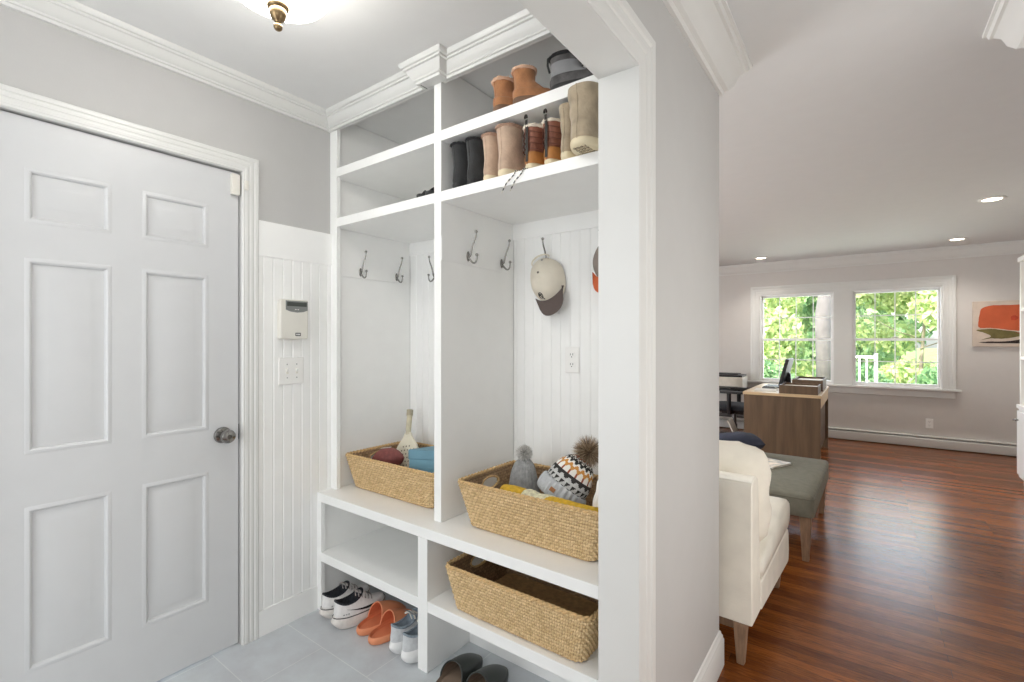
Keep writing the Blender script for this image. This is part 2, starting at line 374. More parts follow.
# ---------------------------------------------------------------- six-panel door
door = thing('door_1', 'white six panel door with round nickel knob', 'door', (XL - .02, DY0 + .003, 0), world=True); door['kind'] = 'structure'
XD = XL - .012
def panel_door(mb, y0, y1, z0, z1, panels):
    ys = sorted({y0, y1, *[p[0] for p in panels], *[p[1] for p in panels]}); zs = sorted({z0, z1, *[p[2] for p in panels], *[p[3] for p in panels]})
    for i in range(len(ys) - 1):
        for j in range(len(zs) - 1):
            cy, cz = (ys[i] + ys[i + 1]) / 2, (zs[j] + zs[j + 1]) / 2
            if any(p[0] < cy < p[1] and p[2] < cz < p[3] for p in panels): continue
            mb.add([(XD, ys[i], zs[j]), (XD, ys[i + 1], zs[j]), (XD, ys[i + 1], zs[j + 1]), (XD, ys[i], zs[j + 1])], [(0, 1, 2, 3)])
    for p in panels:
        rs = []
        for ins, dx in ((0, 0), (.005, .002), (.012, .0024), (.017, -.001), (.020, -.008), (.027, -.0085), (.056, -.0005), (.059, 0)):
            a, b, c, d = p[0] + ins, p[1] - ins, p[2] + ins, p[3] - ins
            rs.append([(XD + dx, a, c), (XD + dx, b, c), (XD + dx, b, d), (XD + dx, a, d)])
        mb.rings(rs, False, True)
    for (a, b) in (((y0, z0), (y1, z0)), ((y1, z0), (y1, z1)), ((y1, z1), (y0, z1)), ((y0, z1), (y0, z0))):
        mb.add([(XD, *a), (XD, *b), (XD - .04, *b), (XD - .04, *a)], [(0, 1, 2, 3)])
    mb.add([(XD - .04, y0, z0), (XD - .04, y1, z0), (XD - .04, y1, z1), (XD - .04, y0, z1)], [(0, 3, 2, 1)])
PY = ((.304, .527), (.615, .841)); PZ = ((.233, .77), (.94, 1.577), (1.69, 1.87))
mb = MB(); panel_door(mb, DY0 + .004, DY1 - .005, .008, DZ - .005, [(a, b, c, d) for a, b in PY for c, d in PZ])
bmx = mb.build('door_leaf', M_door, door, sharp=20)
MB().box(XD - .075, XD - .042, DY0, DY0 + .02, 0, DZ).box(XD - .075, XD - .042, DY1 - .02, DY1, 0, DZ).box(XD - .075, XD - .042, DY0, DY1, DZ - .02, DZ).build('door_stop', M_trim, door)
kz, ky = .912, .893
mb = MB().lathe([(.0, 0), (.034, 0), (.034, .004), (.030, .010), (.014, .013), (.012, .03), (.020, .036), (.027, .046), (.0285, .056), (.026, .064), (.018, .068), (.0, .068)], (XD, ky, kz), 36, 'x')
kn = mb.build('door_knob', M_nickel, door, label='round nickel door knob')
MB().lathe([(.0, .067), (.009, .067), (.009, .0695), (.006, .071), (0, .071)], (XD, ky, kz), 20, 'x').build('key_cylinder', mat('dark_nickel', (110, 108, 104), .4, 1), kn)
MB().box(XD - .018, XD + .0006, DY1 - .0055, DY1 - .003, .885, .95).build('latch_plate', M_dark, door)
sn = thing('door_alarm_sensor', 'small white alarm contact sensor at top corner of the panelled door', 'sensor', (XD, .935, 1.935), world=True)
MB().box(XD + .0005, XD + .024, .922, .955, 1.93, 2.018).build('transmitter', M_ivory, sn, bevel=.004)
MB().box(XL + .019, XL + .031, .967, .981, 1.955, 1.995).build('magnet', M_ivory, sn, bevel=.002)

# ---------------------------------------------------------------- built-in storage unit
unit = thing('mudroom_storage_unit', 'white built-in mudroom storage unit with open cubbies, shelves and bench', 'storage unit', (XL, YC, 0), world=True)
X0, XD0, XD1, X1 = -2.162, -1.423, -1.383, -.564
BV = .0015
MB().box(X0 + .001, -2.105, YC, YC + .022, .57, CE - .002).build('stile', M_cab, unit, bevel=BV)
MB().box(X0 + .001, -2.132, YC + .022, YB - .014, .57, CE - .002).build('side_panel', M_cab, unit)
MB().box(XD0, XD1, YC, YB - .014, .57, CE - .004).build('divider', M_cab, unit, bevel=BV)
MB().box(-.60, X1 - .001, YC, YB - .014, .57, CE - .002).build('side_panel', M_cab, unit, bevel=BV)
for xa, xb in ((-2.131, XD0), (XD1, -.60)):
    for z in (2.12, 1.873): MB().box(xa, xb, YC + .001, YB - .014, z, z + .042).build('shelf', M_cab, unit, bevel=BV)
    MB().box(xa, xb, YC + .0005, YC + .022, 2.36, CE - .002).build('top_rail', M_cab, unit, bevel=BV)
    MB().box(xa, xb, YB - .013, YB - .001, 1.86, CE - .002).build('back_panel', M_cabin, unit)
    mb = MB(); beadboard(mb, xa, xb, .57, 1.85, lambda a, d, z: (a, YB - .001 - d, z), pitch=.05)
    mb.box(xa, xb, YB - .019, YB - .001, 1.80, 1.873)
    mb.build('beadboard_back', M_cab, unit, sharp=20)
MB().box(-2.131, -2.1275, YC + .023, YB - .02, 1.635, 1.735).build('hook_rail', M_cab, unit)
MB().box(XD1, XD1 + .003, YC + .002, YB - .02, 1.635, 1.735).build('hook_rail', M_cab, unit)
YBN = 1.312
MB().box(X0 + .001, X1 - .001, YBN, YB - .002, .527, .569).build('bench_top', M_cab, unit, bevel=.002)
MB().box(X0 + .001, -2.118, YBN, YBN + .022, .0, .5265).build('base_stile', M_cab, unit, bevel=BV)
MB().box(X0 + .001, -2.130, YBN + .022, YB - .002, .0, .5265).build('base_side_panel', M_cab, unit)
MB().box(-1.437, -1.383, YBN, YB - .02, .0, .5265).build('base_divider', M_cab, unit, bevel=BV)
MB().box(-.60, X1 - .001, YBN, YB - .002, .0, .5265).build('base_side_panel', M_cab, unit)
for xa, xb, yk in ((-2.130, -1.437, YB - .02), (-1.383, -.60, 1.58)):
    MB().box(xa, xb, yk - .018, yk - .002, .0, .2395).build('base_back', M_cab, unit)
    MB().box(xa, xb, YBN + .001, YB - .02, .24, .283).build('base_shelf', M_cab, unit, bevel=BV)
    MB().box(xa, xb, YB - .018, YB - .002, .2835, .5265).build('base_back', M_cab, unit)
pc = [(X0, YC, CE), (-1.462, YC, CE), (-1.462, YC - .04, CE), (-1.352, YC - .04, CE), (-1.352, YC, CE), (-.57, YC, CE)]
MB().sweep([(p[0] + (.002 if i == 0 else 0), p[1], p[2] - .001) for i, p in enumerate(pc)], CROWN_S, (0, 0, 1)).box(-1.46, -1.354, YC - .039, YC, CE - .075, CE - .002).build('crown_moulding', M_trim, unit, sharp=30)

# ---------------------------------------------------------------- coat hooks
def make_hook(label):
    t = thing('coat_hook', label, 'coat hook', group='nickel coat hooks in the storage unit')   # +x leaves the wall
    MB().lathe([(0, 0), (.013, 0), (.013, .002), (.009, .005), (.005, .006), (0, .006)], (0, 0, 0), 24, 'x', sx=.75, sy=1.7).build('backplate', M_nickel, t)
    def bez(p, n=14):
        out = []
        for i in range(n + 1):
            u = i / n; q = [Vector(a) for a in p]
            while len(q) > 1: q = [q[k].lerp(q[k + 1], u) for k in range(len(q) - 1)]
            out.append(q[0])
        return out
    up = bez([(.004, 0, .0), (.028, 0, -.006), (.004, 0, .05), (.045, 0, .055), (.046, 0, .098)])
    mb = MB().tube(up, [.0048 - .0016 * i / 14 for i in range(15)], 12); mb.sph((.046, 0, .102), .0068, 14, 10); mb.build('upper_prong', M_nickel, t)
    lo = bez([(.004, 0, -.008), (.02, 0, -.02), (.03, 0, -.045), (.052, 0, -.036), (.05, 0, -.002)])
    mb = MB().tube(lo, [.0046 - .0014 * i / 14 for i in range(15)], 12); mb.sph((.05, 0, .002), .0068, 14, 10); mb.build('lower_prong', M_nickel, t)
    return t
hk = make_hook('nickel double coat hook nearest the door in the left cubby')
hk.location = (-2.1268, 1.543, 1.667)
dup(hk, (-2.1268, 1.783, 1.667), label='second nickel coat hook on the left side of the left cubby, further from the door')
dup(hk, (-1.925, YB - .0138, 1.667), (0, 0, radians(-90)), 'nickel coat hook half hidden behind the upright between the cubbies')
dup(hk, (XD1 + .0037, 1.548, 1.672), label='nickel coat hook on the central upright, nearest the front edge')
dup(hk, (XD1 + .0037, 1.785, 1.672), label='nickel coat hook on the central upright, nearest the back corner')
dup(hk, (-1.185, YB - .0138, 1.672), (0, 0, radians(-90)), 'nickel coat hook holding the cream baseball cap')
dup(hk, (-.90, YB - .0138, 1.672), (0, 0, radians(-90)), 'nickel coat hook behind the grey and orange cap')

# ---------------------------------------------------------------- baskets
def basket(label, cx, cy, z0, w0, d0, w1, d1, H, rows, pitch, name='seagrass_basket'):
    """woven tapered basket: w0 x d0 at the base, w1 x d1 at the rim"""
    t = thing(name, label, 'basket', (cx, cy, z0), group='woven seagrass baskets in the storage unit')
    base = rrect(1, 1, .001, 1)
    def outline(v, n, off):
        w, d, r = w0 + (w1 - w0) * v + off * 2, d0 + (d1 - d0) * v + off * 2, .03
        segs = [(w / 2 - r, -d / 2, 1, 0, w - 2 * r)]
        # walk the rounded rectangle by arc length, starting mid front
        L1, L2, q = w - 2 * r, d - 2 * r, pi * r / 2; per = 2 * (L1 + L2) + 4 * q; pts = []
        for k in range(n):
            s = per * k / n
            parts = [(L1, 0), (q, 1), (L2, 2), (q, 3), (L1, 4), (q, 5), (L2, 6), (q, 7)]
            for ln, i in parts:
                if s <= ln or i == 7: break
                s -= ln
            f = s
            if i == 0: p = (-L1 / 2 + f, -d / 2); nn = (0, -1)
            elif i == 2: p = (w / 2, -L2 / 2 + f); nn = (1, 0)
            elif i == 4: p = (L1 / 2 - f, d / 2); nn = (0, 1)
            elif i == 6: p = (-w / 2, L2 / 2 - f); nn = (-1, 0)
            else:
                c = {1: (L1 / 2, -L2 / 2, -90), 3: (L1 / 2, L2 / 2, 0), 5: (-L1 / 2, L2 / 2, 90), 7: (-L1 / 2, -L2 / 2, 180)}[i]
                a = radians(c[2]) + f / r; p = (c[0] + r * cos(a), c[1] + r * sin(a)); nn = (cos(a), sin(a))
            pts.append((p, nn))
        return pts
    per = 2 * (w1 + d1); cols = int(per / pitch); su, sv = 6, 5
    def shell(off, amp, su, sv, m, nm):
        nu, nv = cols * su, rows * sv + 1; mb = MB(); vs = []
        for j in range(nv):
            v = j / (nv - 1); row = min(rows - 1, j // sv) if j < nv - 1 else rows - 1
            fv = (j % sv) / sv if j < nv - 1 else 0
            o = outline(v, nu, off)
            for i in range(nu):
                (x, y), (nx, ny) = o[i]; u = i / su + .5 * (row % 2); fu = u % 1
                b = amp * (max(0, sin(pi * fu)) ** .6 * max(0, sin(pi * fv)) ** .6 - .4) if amp else 0
                vs.append((x + nx * b, y + ny * b, .004 + v * (H - .006)))
        fs, uvs = [], []
        for j in range(nv - 1):
            for i in range(nu):
                i2 = (i + 1) % nu
                p = vs[j * nu + i]; v = (j + .5) / (nv - 1)
                if abs(p[0]) > w0 / 2 - .01 + (w1 - w0) / 2 * v and (p[1] / .055) ** 2 + ((p[2] - H * .72) / .022) ** 2 < 1: continue
                fs.append((j * nu + i, j * nu + i2, (j + 1) * nu + i2, (j + 1) * nu + i))
                uvs += [(i / su, j / sv), ((i + 1) / su, j / sv), ((i + 1) / su, (j + 1) / sv), (i / su, (j + 1) / sv)]
        mb.v = vs; mb.f = fs; mb.mi = [0] * len(fs); mb.uv = uvs
        return mb.build(nm, m, t, sharp=180, recalc=False)
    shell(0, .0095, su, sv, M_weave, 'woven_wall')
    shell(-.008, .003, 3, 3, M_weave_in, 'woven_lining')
    # bottom
    ou = outline(0, 80, -.004); mb = MB().prism([p for p, _ in ou], lambda u, v, d: (u, v, d), .001, .008)
    mb.build('basket_base', mat('seagrass_plain', (190, 156, 108), .65, var=.1, scale=60, bump=.3, bscale=140), t)
    # braided rim
    n = cols * 4; o = outline(1, n, -.004); mb = MB()
    for ph in (0, pi):
        mb.tube([(p[0] + nn[0] * .0035 * cos(k * pi / 4 + ph), p[1] + nn[1] * .0035 * cos(k * pi / 4 + ph), H - .002 + .004 * sin(k * pi / 4 + ph)) for k, (p, nn) in enumerate(o)], .0052, 6, closed=True)
    mb.build('rim', mat('seagrass_rim', (206, 172, 122), .6, var=.12, scale=90, bump=.3, bscale=200), t)
    for sgn in (-1, 1):
        xx = sgn * (w0 / 2 + (w1 - w0) / 2 * .72 - .004)
        MB().tube([(xx + sgn * (w1 - w0) / 2 * .022 * sin(a) / H, .056 * cos(a), H * .72 + .023 * sin(a)) for a in [2 * pi * k / 28 for k in range(28)]], .0055, 8, closed=True).build('handle_edge', MATS['seagrass_rim'], t)
    return t
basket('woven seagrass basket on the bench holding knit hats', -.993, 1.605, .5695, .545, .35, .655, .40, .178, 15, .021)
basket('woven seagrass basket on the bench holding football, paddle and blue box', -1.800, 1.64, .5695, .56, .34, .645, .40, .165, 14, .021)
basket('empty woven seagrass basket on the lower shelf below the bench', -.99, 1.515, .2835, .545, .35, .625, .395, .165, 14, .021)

# ---------------------------------------------------------------- footwear builders (heel at y = 0, toe towards +y)
def sp(a, p): return math.copysign(abs(a) ** p, a)
def ring(z, yb, yf, w, tilt=0, sad=0, n=32):
    o = []
    for k in range(n):
        a = 2 * pi * k / n; c, s = cos(a), sin(a)
        o.append(((w * sp(s, .82)) * (1 + .07 * c), (yb + yf) / 2 + (yf - yb) / 2 * sp(c, .88), z + tilt * c + sad * c * c))
    return o
def dense(rs, m=3):                           # smooth interpolation between key rings
    out = []
    def cr(a, b, c, d, t): return .5 * ((2 * b) + (-a + c) * t + (2 * a - 5 * b + 4 * c - d) * t * t + (-a + 3 * b - 3 * c + d) * t ** 3)
    for i in range(len(rs) - 1):
        q = [rs[max(i - 1, 0)], rs[i], rs[i + 1], rs[min(i + 2, len(rs) - 1)]]
        for k in range(m):
            out.append(tuple(cr(q[0][j], q[1][j], q[2][j], q[3][j], k / m) for j in range(len(rs[0]))))
    out.append(rs[-1]); return out
def fur_ring(pts, r, seed, mb, spikes=3):
    rr = random.Random(seed); n = len(pts)
    mb.tube(pts, [r * (.8 + .5 * rr.random()) for _ in pts], 7, closed=True)
    for p in pts:
        for _ in range(spikes):
            d = Vector((rr.uniform(-1, 1), rr.uniform(-1, 1), rr.uniform(-.2, 1))).normalized(); q = Vector(p)
            sd = d.orthogonal().normalized() * r * .45
            mb.add([q + sd, q - sd, q + d.cross(sd), q + d * r * rr.uniform(1.5, 2.3)], [(0, 1, 3), (1, 2, 3), (2, 0, 3)])
def boot(name, label, group, loc, rz, L, H, w, sw, sd, mu, ms, mf, tilt=0, lean=0, ms2=None, seed=1, slouch=0, fur=True):
    t = thing(name, label, 'boot', loc, (tilt, lean, rz), group)
    mb = MB().rings([ring(*q) for q in dense([(0, .008, L - .012, w * .88), (.005, .0, L - .002, w * 1.0), (.018, -.003, L + .003, w * 1.05), (.026, -.001, L, w * 1.0)], 2)])
    mb.build('sole', ms, t, sharp=60)
    if ms2:
        mb = MB()
        for a in range(9):
            for b in range(4): mb.box(-.022 + b * .012, -.014 + b * .012, .012 + a * .018, .022 + a * .018, -.003, .002)
        mb.build('tread', ms2, t)
    k = H
    rs = [(.022, 0, L - .002, w), (.04, -.003, L, w * 1.0), (.055, -.002, L * .96, w * .98), (min(.075, k * .42), .001, L * .8, w * .93),
          (min(.095, k * .55), .004, L * .62 if L * .62 > sd else sd * 1.2, (w + sw) / 2 * .94), (k * .68, .003, sd * 1.06, sw * .97), (k * .84, .0, sd * 1.03, sw * 1.01), (k, -.004, sd * 1.05, sw * 1.08)]
    rs = dense(rs, 4)
    mb = MB(); rr = []
    for i, q in enumerate(rs):
        r_ = ring(*q)
        if slouch and q[0] > .05:
            a = slouch * sin(q[0] * 120) * min(1, (q[0] - .05) / .03)
            r_ = [(x * (1 + a), (y - sd / 2) * (1 + a) + sd / 2, z) for x, y, z in r_]
        rr.append(r_)
    mb.rings(rr, False, False); mb.build('upper', mu, t, sharp=180)
    mb = MB().rings([ring(k, .001, sd, sw * .98), ring(k * .9, .006, sd - .004, sw * .86), ring(k * .6, .008, sd - .008, sw * .8)], False, True); mb.build('lining', mf, t)
    if fur:
        mb = MB(); fur_ring(ring(k, -.002, sd * 1.03, sw * 1.04, n=30), .006, seed, mb); mb.build('fur_trim', mf, t)
    # back seam
    mb = MB().tube([(0, q[1] - .0008, q[0]) for q in rs], .0016, 6); mb.build('heel_seam', mu, t)
    return t
M_bk = mat('black_suede', (40, 41, 42), .85, var=.15, scale=30, bump=.2, sheen=.3)
M_bkf = mat('black_fleece', (30, 30, 32), .95, var=.2, scale=60)
M_sand = mat('sand_suede', (190, 164, 142), .85, var=.08, scale=25, bump=.15, sheen=.3)
M_sandf = mat('sand_fleece', (170, 138, 118), .95, var=.15, scale=60)
M_cream = mat('cream_rubber', (226, 212, 180), .6, var=.05)
M_tan = mat('chestnut_suede', (166, 114, 74), .85, var=.12, scale=25, bump=.2, sheen=.3)
M_creamf = mat('cream_fleece', (236, 226, 208), .95, var=.08, scale=60)
M_pinkf = mat('pinkish_fleece', (214, 176, 150), .95, var=.08, scale=60)
M_brownsole = mat('brown_sole', (120, 92, 72), .7, var=.1)
M_khaki = mat('khaki_suede', (172, 156, 132), .85, var=.12, scale=18, bump=.2, sheen=.3)
M_olive = mat('olive_brown_suede', (122, 108, 84), .85, var=.12, scale=18, bump=.2)
M_rust = mat('rust_quilted_leather', (142, 90, 70), .6, var=.12, scale=20, bump=.3, bscale=40)
M_tanleather = mat('tan_leather', (176, 118, 62), .5, var=.12, scale=20)
M_strap = mat('dark_webbing', (52, 48, 44), .8, var=.15, scale=80)
Z2, Z1 = 1.9155, 2.1625
G2, G1 = 'boots on the second shelf', 'footwear on the top shelf'
boot('black_suede_boot', 'black suede boot at the left end of the second shelf', G2, (-1.326, 1.405, Z2), radians(-6), .17, .182, .034, .034, .085, M_bk, mat('black_rubber', (34, 34, 35), .6), M_bkf, seed=1)
boot('black_suede_boot', 'black suede boot touching the sand coloured pair on the second shelf', G2, (-1.247, 1.405, Z2), radians(-6), .17, .182, .034, .035, .09, M_bk, MATS['black_rubber'], M_bkf, seed=2)
boot('sand_suede_boot', 'sand coloured suede boot beside the black pair, partly behind its mate', G2, (-1.168, 1.41, Z2), radians(-5), .18, .180, .032, .033, .09, M_sand, M_cream, M_sandf, seed=3)
boot('sand_suede_boot', 'sand coloured suede boot with brown fleece rim, in front of its mate', G2, (-1.082, 1.395, Z2), radians(-5), .18, .186, .040, .042, .095, M_sand, M_cream, M_sandf, seed=4)
boot('olive_brown_boot', 'olive brown boot standing behind the sand coloured pair', G2, (-1.03, 1.60, Z2), radians(-4), .18, .175, .038, .038, .08, M_olive, M_brownsole, M_bkf, seed=5, fur=False)
def snow_boot(label, x, y, rz, seed):
    t = boot('rust_snow_boot', label, G2, (x, y, Z2), rz, .19, .158, .033, .033, .085, M_rust, M_cream, M_creamf, seed=seed)
    MB().rings([ring(*q) for q in dense([(.024, -.002, .189, .0385), (.04, -.0048, .19, .0385), (.056, -.0035, .176, .0375), (.066, -.001, .155, .0362)], 3)], False, False).build('leather_vamp', M_tanleather, t, sharp=180)
    MB().grid(lambda i, j: ((i - .5) * .013, -.0058 - .002 * (1 if j > 8 else 0), .03 + j * .0148), 2, 11).tube([(.005 * cos(a), -.010, .182 + .012 * sin(a)) for a in [pi * k / 8 for k in range(9)]], .0035, 6).build('pull_strap', M_strap, t)
    mb = MB()
    for k in range(4):
        z = .075 + k * .02
        mb.tube([(.038 * 1.04 * cos(a), .043 + .047 * sin(a), z + .003 * sin(3 * a)) for a in [2 * pi * q / 24 for q in range(24)]], .0018, 5, closed=True)
    mb.build('quilting', mat('dark_rust_thread', (110, 66, 52), .7), t)
    return t
snow_boot('rust coloured quilted snow boot next to the sand coloured boots', -.968, 1.405, radians(-7), 6)
snow_boot('rust coloured quilted snow boot beside the khaki pair', -.890, 1.41, radians(-6), 7)
mb = MB()
for x0_, dx in ((-1.02, -.05), (-.985, -.045)):
    P_ = [(x0_ + .02, 1.40, Z2 + .004), (x0_ + .012, 1.386, Z2 + .003), (x0_ + .006, 1.3835, Z2 - .012), (x0_ + dx * .5, 1.382, Z2 - .035), (x0_ + dx, 1.383, Z2 - .068)]
    for k in range(len(P_) - 1):
        for q in range(4):
            a = Vector(P_[k]).lerp(Vector(P_[k + 1]), q / 4); b = Vector(P_[k]).lerp(Vector(P_[k + 1]), (q + 1) / 4)
            mb.cyl(a, b, .0022, n=6, mi=q % 2)
tag(mb.build('boot_laces', [mat('black_lace', (40, 40, 40), .8), mat('white_lace', (225, 220, 210), .8)]), 'black and white speckled laces hanging over the second shelf edge', 'laces')
M_speck = mat('speckled_outsole', (170, 156, 130), .8, var=.25, scale=120)
boot('khaki_suede_boot', 'khaki suede boot standing behind its mate against the snow boots', G2, (-.812, 1.39, Z2), radians(-4), .19, .186, .032, .032, .085, M_khaki, M_cream, M_olive, seed=8, slouch=.03, fur=False)
boot('khaki_suede_boot', 'large khaki suede boot overhanging the second shelf beside the white jamb', G2, (-.724, 1.322, Z2 + .003), radians(-3), .21, .192, .055, .055, .112, M_khaki, M_cream, M_olive, ms2=M_speck, seed=9, slouch=.03, fur=False)
boot('chestnut_slipper_boot', 'chestnut slipper boot, further from the hiking boot on the top shelf', G1, (-1.118, 1.405, Z1), radians(-22), .17, .122, .044, .036, .078, M_tan, M_brownsole, M_pinkf, seed=10)
boot('chestnut_slipper_boot', 'chestnut slipper boot, closer to the hiking boot on the top shelf', G1, (-1.035, 1.41, Z1), radians(-48), .17, .130, .044, .036, .078, M_tan, M_brownsole, M_pinkf, seed=11)
M_grey = mat('charcoal_nubuck', (84, 82, 82), .8, var=.2, scale=25, bump=.2)
hb = boot('hiking_boot', 'black and grey lace-up hiking boot at the right end of the top shelf', G1, (-.885, 1.43, Z1), radians(-70), .20, .125, .044, .040, .1, M_grey, MATS['black_rubber'], M_bkf, seed=12)
mb = MB()
for k in range(5):
    y = .098 + k * .014; z = .118 - k * .012
    mb.tube([(-.03, y - .012, z - .004), (-.012, y + .004, z + .006), (.012, y + .006, z + .006), (.03, y - .008, z - .004)], .0022, 6)
mb.build('laces', mat('black_lace', (40, 40, 40), .8), hb)
MB().rings([ring(*q) for q in dense([(.056, -.001, .156, .0428), (.07, .001, .128, .0414), (.085, .0, .109, .0405), (.1, -.001, .107, .0412)], 3)], False, False).build('ankle_panel', mat('mid_grey_suede', (132, 132, 134), .85, var=.08), hb, sharp=180)
MB().tube([(0, -.006, .085), (0, -.013, .11), (0, -.012, .135), (0, -.003, .138)], .004, 6).build('pull_loop', M_bk, hb)

def mule(name, label, loc, rz, L, w, m_up, m_in, group, scale=1, hh=.075):
    t = thing(name, label, 'shoe', loc, (0, 0, rz), group); t.scale = (scale,) * 3
    rim = [(0, .014, L - .012, w * .86), (.006, .002, L - .001, w * .97), (.02, -.002, L + .002, w), (.030, .0, L, w * .985), (.034, .005, L - .006, w * .94), (.030, .010, L - .012, w * .88), (.022, .014, L - .016, w * .84)]
    MB().rings([ring(*q) for q in rim[:5]], True, False).build('sole', m_up, t, sharp=180)
    MB().rings([ring(*q) for q in rim[4:]], False, True).build('footbed', m_in, t, sharp=50)
    y0 = L * .44
    def vamp(i, j, o=0):
        a = pi * i / 20; u = j / 14; y = y0 + (L - .004 - y0) * u - (1 - u) * .045 * (1 - sin(a)) * .6 + (1 - u) * .03 * sin(a) * 0
        ff = sqrt(max(0, 1 - max(0, (u - .2) / .8) ** 2.4))
        ww = w * (.99 if u < .35 else .99 * sqrt(max(.0, 1 - ((u - .35) / .66) ** 2.2))) * (1 - o)
        return (ww * cos(a), y, .026 + (hh * (1 - .38 * u) - .026) * ff * sin(a) ** .75 * (1 - o * .6))
    MB().grid(lambda i, j: vamp(i, j), 21, 15).build('vamp', m_up, t, sharp=180)
    MB().grid(lambda i, j: vamp(i, j, .05), 21, 13).build('vamp_lining', m_in, t, sharp=180)
    MB().tube([vamp(i, 0, .02) for i in range(21)], .003, 8).build('opening_edge', mat(m_up.name + '_edge', tuple(int(255 * (c ** (1 / 2.2))) for c in m_up.node_tree.nodes['Color Ramp'].color_ramp.elements[1].color[:3]), .6), t)
    return t
M_or = mat('orange_foam', (232, 150, 108), .6, var=.03, scale=8)
M_orin = mat('orange_footbed', (218, 128, 88), .75, var=.05, scale=8)
GF = 'shoes on the tiles under the bench'
mule('orange_clog', 'orange slip-on clog beside the white sneakers', (-1.804, 1.294, .001), radians(-3), .255, .050, M_or, M_orin, GF, hh=.105)
mule('orange_clog', 'orange slip-on clog beside the grey sneakers', (-1.708, 1.284, .001), radians(-4), .255, .050, M_or, M_orin, GF, hh=.105)
M_gr = mat('dark_green_leather', (50, 54, 50), .45, var=.06, scale=10)
M_grin = mat('taupe_footbed', (128, 110, 94), .8, var=.08, scale=12)
mule('dark_green_clog', 'dark green clog closest to the base divider under the lower basket', (-1.245, 1.215, .001), radians(4), .27, .052, M_gr, M_grin, GF, hh=.09)
mule('dark_green_clog', 'dark green clog further from the base divider under the lower basket', (-1.13, 1.222, .001), radians(2), .27, .052, M_gr, M_grin, GF, hh=.09)
mule('black_baby_shoe', 'tiny black shoe against the central upright on the left second shelf', (-1.474, 1.395, Z2), radians(-5), .16, .05, M_bk, M_bkf, 'tiny black shoes on the left second shelf', .6)
mule('black_baby_shoe', 'tiny black shoe standing away from the central upright on the left second shelf', (-1.535, 1.396, Z2), radians(-25), .16, .05, M_bk, M_bkf, 'tiny black shoes on the left second shelf', .5)

